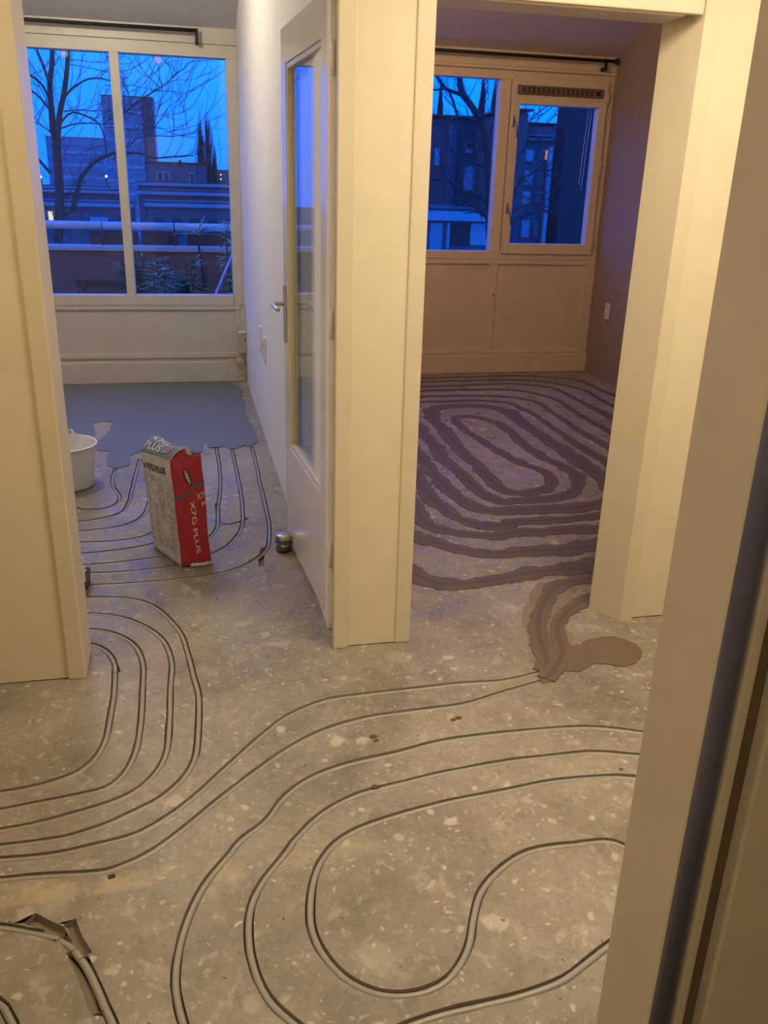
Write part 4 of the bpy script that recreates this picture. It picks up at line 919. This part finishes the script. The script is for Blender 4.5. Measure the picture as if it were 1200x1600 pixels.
T_ = lambda *p: crop(780, 100, 5.3333, p)
base = at_depth(768, 900, 14.0)
tree('gnarled dark tree crossing both panes outside the bedroom window', 14.0, [
 ([(775, 760), (772, 560), (768, 420)]+R_((560,1330),(560,1100),(545,850),(525,650),(500,520)), .17, .10, 0),
 (R_((505,560),(470,450),(400,335),(340,255),(318,180),(305,90),(300,-80)), .10, .07, .4), (R_((480,490),(420,470),(380,452),(310,440),(250,450),(180,475),(110,490),(0,500)), .050, .025, -.5), (R_((345,265),(270,235),(200,210),(160,160),(125,110),(80,20)), .055, .030, .4), (R_((295,440),(270,360),(240,265),(205,205)), .040, .030, .3),
 (R_((470,470),(510,320),(545,220)), .030, .012, .4), (R_((480,450),(560,410),(640,370)), .022, .010, .3), (R_((200,200),(140,215),(60,215)), .03, .02, .2),
 (R_((555,1180),(490,1120),(430,1095),(330,1055),(280,1010),(210,975),(90,965),(-20,965)), .055, .025, .6), (R_((555,1290),(450,1195),(400,1160),(330,1130),(240,1135)), .060, .020, -.6), (R_((540,1290),(450,1235),(350,1250)), .03, .012, .3),
 (R_((545,870),(430,825),(360,790),(260,730),(200,700)), .030, .012, .5), (R_((430,820),(460,740),(540,680)), .02, .01, .2), (R_((120,690),(160,800),(180,930)), .015, .008, .3), (R_((420,700),(405,600),(370,500)), .018, .009, .3),
 (T_((20,1380),(90,1340),(200,1270),(290,1235),(380,1225),(500,1245),(700,1285)), .060, .020, .8), (T_((20,1260),(100,1222),(250,1170),(330,1172),(430,1192),(560,1215),(700,1230)), .034, .014, .5), (T_((20,1260),(90,1150),(150,1020),(220,940),(330,885),(480,892),(600,880)), .034, .012, .6),
 (T_((20,860),(110,810),(210,705),(240,600),(262,470),(320,410),(400,350),(470,310)), .032, .012, .6), (T_((270,460),(340,430),(420,380),(470,330)), .014, .006, .2), (T_((370,900),(450,950),(520,992),(620,900),(690,850)), .016, .007, .3), (T_((100,950),(180,955),(255,1000)), .016, .010, .2), (T_((390,500),(430,450),(470,420)), .010, .006, .2), (T_((300,400),(240,480),(258,520)), .01, .006, .2), (T_((160,1090),(300,1130),(450,1120)), .016, .008, .2), (T_((20,340),(160,330),(260,300)), .02, .01, .2), (T_((500,730),(600,690),(700,620)), .012, .006, .3),
], 23, (base.x, 14.0, -8.0), 0.9)

# ---- buildings
def part_box(name, mat, parent, px0, py0, px1, py1, Y, depth, proud=0.0):
    """box whose front face covers the given image rectangle at distance Y, with real depth behind it"""
    a = at_depth(px0, py0, Y); b = at_depth(px1, py1, Y); x0, x1 = sorted((a.x, b.x)); z0, z1 = sorted((a.z, b.z))
    return B(name, mat, parent, x0, x1, Y-proud, Y+depth, z0, z1)
def house(name, label, px0, ptop, px1, Y, depth, mat, roofmat=None, fascia=None, cat='building', zb=-8.0):
    a = at_depth(px0, ptop, Y); b = at_depth(px1, ptop, Y); zt = max(a.z, b.z); t = empty(name, ((a.x+b.x)/2, Y, zb), label, cat)
    B('wall', mat, t, a.x, b.x, Y, Y+depth, zb, zt)
    if fascia: B('fascia', MAT['fascia'], t, a.x-.1, b.x+.1, Y-.25, Y+.1, zt-fascia, zt+.05)
    if roofmat: B('roof', roofmat, t, a.x-.1, b.x+.1, Y-.2, Y+depth, zt+.051, zt+.12)
    return t, a.x, b.x, zt
# tower behind the tree
t, xa, xb, zt = house('tower_block', 'tall grey tower block rising behind the window mullion', 157, 153, 238, 160, 14, MAT['tower'], MAT['roof'])
for k in range(12):
    z = zt-1.0-k*2.1; B('window_band', MAT['tower_glass'], t, xa+.4, xb-2.0, 159.9, 160.0, z-1.1, z); B('balcony_band', MAT['tower_band'], t, xa+.2, xb-2.0, 159.75, 159.9, z-1.55, z-1.15)
for k in range(6):
    x = xa+.6+k*1.35; B('pier', MAT['tower'], t, x, x+.3, 159.8, 160, zt-26, zt)
B('stair_core', MAT['brick'], t, xb-1.8, xb+.02, 159.6, 160.1, -8, zt)
t, xa, xb, zt = house('slab_block', 'long pale slab block left of the tower', 71, 217, 160, 190, 14, MAT['tower'], MAT['roof'])
for k in range(5):
    z = zt-1.2-k*2.3; B('window_band', MAT['tower_glass'], t, xa+.5, xb-.3, 189.9, 190.0, z-1.1, z); B('balcony_band', MAT['tower_band'], t, xa+.5, xb-.3, 189.8, 189.9, z-1.75, z-1.15)
# row house with two dormers
t, xa, xb, zt = house('row_house', 'dark mansard house with two white framed dormers and a chimney', 229, 258, 322, 60, 4, MAT['far_house'], MAT['roof'])
for p0, p1, nm in (((245, 268), (266, 288), 'dormer'), ((295, 269), (305, 287), 'dormer')):
    d = part_box(nm, MAT['fascia'], t, p0[0], p0[1], p1[0], p1[1], 60, .1, .35); m = (p0[0]+p1[0])/2
    if p1[0]-p0[0] > 15:
        part_box('pane', MAT['glass_far'], d, p0[0]+1.7, p0[1]+2, m-.8, p1[1]-1, 60, .1, .42); part_box('pane', MAT['glass_far'], d, m+.8, p0[1]+2, p1[0]-1.7, p1[1]-1, 60, .1, .42)
    else: part_box('pane', MAT['glass_far'], d, p0[0]+1.8, p0[1]+2, p1[0]-1.6, p1[1]-1, 60, .1, .42)
part_box('chimney', MAT['brick'], t, 278.5, 250, 284, 262, 60, .8); part_box('roof_structure', MAT['roof'], t, 259, 258.5, 285, 262, 62, 2)
t, xa, xb, zt = house('far_gable_house', 'distant brown house at the right edge of the left window', 336, 266, 372, 75, 9, MAT['brick'], None)
for i, (x, y) in enumerate(((345, 273), (344.8, 280), (342.5, 288))): part_box('lit_window', MAT['lit_white'], t, x-.9, y-.9, x+.9, y+.9, 75, .1, .06)
# stepped flat roofs with white edges
for i, (p0, py, p1, Y, lab) in enumerate(((215, 290.5, 372, 56, 'flat roof extension, farthest of the white edged steps at right'), (216, 304, 372, 48, 'long flat roof terrace with a bright white edge below the dormers'), (230, 322, 372, 40, 'nearest flat roof terrace at right, behind the balcony plants'), (52, 294, 166, 68, 'low flat roof row behind the tree, farthest one'), (52, 300, 192, 60, 'low flat roof row behind the tree, second from the back'), (52, 320.5, 205, 42, 'low flat roof house behind the tree with a lit yellow window'))):
    t, xa, xb, zt = house('terrace_house', lab, p0, py, p1, Y, 3.5, MAT['far_house'], MAT['roof'], .07+.0008*Y)
    n = 5
    for k in range(n):
        x = xa+(xb-xa)*(k+.3)/n; B('window', MAT['glass_far'], t, x, x+(xb-xa)*.10, Y-.05, Y, zt-1.3, zt-.55)
    if i == 5:
        part_box('lit_window', MAT['lit'], t, 75.5, 330, 83.5, 344, Y, .1, .1); part_box('lit_window', MAT['lit'], t, 86, 332, 88.5, 344, Y, .1, .1)
        g = part_box('roof_window', MAT['glass_pale'], t, 141, 339, 170, 347, Y, .1, .1)
for i, (x, y, lab) in enumerate(((63.5, 276.5, 'small bright street light seen left of the forked tree trunk'), (166, 275.5, 'small bright street light beside the window mullion'))):
    p = at_depth(x, y, 90); t = empty('street_light', (p.x, 90, -8), lab, 'street light')
    MB().tube([(p.x, 90.3, -8), (p.x, 90.3, p.z)], .07, 6).build('pole', MAT['black'], t)
    bm = bmesh.new(); bmesh.ops.create_uvsphere(bm, u_segments=10, v_segments=6, radius=.11, matrix=Matrix.Translation(p)); MB().bm(bm, smooth=True).build('lamp_globe', MAT['lit_white'], t)
# poplars
def poplar(label, px, ptop, w, Y, seed, mat):
    rg = random.Random(seed); top = at_depth(px, ptop, Y); t = empty('poplar_tree', (top.x, Y, -8), label, 'tree', 'poplars beyond the row houses'); mt = MB(); mb = MB()
    mt.tube([(top.x, Y, -8), (top.x+.1, Y, top.z-1)], lambda q: .3-.26*q, 7); hw = w/FPX*Y
    for k in range(420):
        q = rg.random()**.8; z = top.z-(top.z+8)*.75*q; a = rg.random()*6.28; l = 1.2+1.6*rg.random(); sp_ = hw*min(1, .12+q*2.2)*(.3+.7*rg.random())
        p = Vector((top.x+.1*math.cos(a), Y+.1*math.sin(a), z-l)); e = Vector((top.x+sp_*math.cos(a), Y+sp_*math.sin(a), z+.2)); mb.tube([p, p.lerp(e, .5)+Vector((sp_*.25*math.cos(a), 0, -.1)), e], lambda v: .045-.037*v, 4, cap=False)
    mt.build('trunk', MAT['poplar'], t); o = mb.build('twigs', mat, t); o['kind'] = 'stuff'
poplar('dark upright poplar, left of the three behind the row house', 311, 180, 15, 70, 1, MAT['bark']); poplar('tallest brownish poplar, in the middle behind the row house', 323, 172, 16, 72, 2, MAT['poplar']); poplar('short dark poplar, right of the three behind the row house', 334, 228, 12, 68, 3, MAT['bark'])

# ---- buildings behind the bedroom window
def pane_win(t, px0, py0, px1, py1, Y, mat, arch=False):
    w = part_box('window', MAT['fascia'] if not arch else MAT['glass_far'], t, px0-.6, py0-.6, px1+.6, py1+.6, Y, .05, .06); part_box('pane', mat, w, px0, py0, px1, py1, Y, .05, .10); return w
t, xa, xb, zt = house('brick_building', 'dark brick building with an arched window behind the gnarled tree', 640, 190, 792, 34, 6, MAT['brick'], MAT['roof'])
part_box('pier', MAT['far_house'], t, 700, 193, 704, 330, 34, .2, .25)
pane_win(t, 728, 224, 738, 231, 34, MAT['glass_far']); pane_win(t, 728, 233, 737, 239, 34, MAT['glass_pale']); pane_win(t, 746, 272, 756, 284, 34, MAT['glass_pale']); pane_win(t, 752, 290, 757, 304, 34, MAT['glass_pale']); pane_win(t, 680, 232, 685, 258, 34, MAT['glass_pale'])
a0 = at_depth(723, 297, 34); b0 = at_depth(740, 268, 34); mb = MB(); xm = (a0.x+b0.x)/2; rr = (b0.x-a0.x)/2
prof = [(a0.x, a0.z), (b0.x, a0.z)]+[(xm+rr*math.cos(k*math.pi/12), b0.z+rr*math.sin(k*math.pi/12)) for k in range(13)]; n = len(prof)
mb.add([(x, 33.85, z) for x, z in prof]+[(x, 34.05, z) for x, z in prof], [tuple(range(n)), tuple(range(2*n-1, n-1, -1))]+[(i, n+i, n+(i+1) % n, (i+1) % n) for i in range(n)]); mb.build('arched_window', MAT['glass_pale'], t)
t, xa, xb, zt = house('garage', 'low flat roofed annex with a pale fascia below the bedroom window', 640, 334, 765, 24, 6, MAT['far_house'], MAT['roof'], .20)
part_box('pale_panel', MAT['fascia'], t, 735, 349, 762, 383, 24, .1, .05); part_box('door_opening', MAT['hole'], t, 702, 350, 733, 385, 24, .1, .05); part_box('drain_pipe', MAT['fascia'], t, 697.5, 348, 699, 388, 24, .1, .15); part_box('side_panel', MAT['tower'], t, 672, 348, 689, 392, 24, .1, .05)
t, xa, xb, zt = house('corner_building', 'dark building with stepped top at the left of the sash pane', 796, 177, 826, 30, 3.5, MAT['brick'], MAT['roof'])
part_box('parapet_step', MAT['brick'], t, 800, 168, 812, 178, 30, 3.4)
t, xa, xb, zt = house('cornice_building', 'dark townhouse with a dentil cornice and one orange lit window', 824, 198, 872, 38, 10, MAT['far_house'], MAT['roof'])
c_ = part_box('cornice', MAT['tower'], t, 822, 211, 872, 215, 38, .1, .5)
for k in range(14): part_box('dentil', MAT['tower'], c_, 824+k*3.3, 215.5, 825.7+k*3.3, 220, 38, .1, .35)
for (x0, y0, x1, y1, m) in ((822.5, 235, 831, 252, 'glass_pale'), (845, 235, 855, 250, 'lit_orange'), (820, 268, 829, 288, 'glass_pale'), (841, 270, 849, 290, 'glass_far'), (817, 300, 826, 318, 'glass_pale'), (838, 302, 847, 320, 'glass_far'), (815, 345, 824, 370, 'glass_pale'), (833, 345, 842, 370, 'glass_far')):
    w = part_box('window', MAT['tower'], t, x0-1, y0-1, x1+1, y1+1, 38, .05, .06)
    if m == 'lit_orange': part_box('pane', MAT['glass_far'], w, x0, y0, x1-4, y1, 38, .05, .1); part_box('lit_pane', MAT['lit_orange'], w, x1-4, y0, x1, y1, 38, .05, .1)
    else: part_box('pane', MAT[m], w, x0, y0, x1, y1, 38, .05, .1)
for x in (867, 861, 855): part_box('downpipe', MAT['tower_band'], t, x, 230, x+1.4, 380, 38, .1, .3)
house('ivy_building', 'tall dark ivy clad wall filling the right of the sash pane', 890, 150, 1000, 30, 0.9, MAT['ivy'], MAT['roof'])
poplar('thin upright poplar rising behind the dark brick building', 757, 108, 13, 46, 5, MAT['bark']); poplar('second thin poplar behind the dark brick building, nearer the mullion', 775, 116, 12, 47, 6, MAT['bark']); poplar('broad upright poplar behind the brick building near the casing', 690, 125, 12, 48, 7, MAT['bark'])
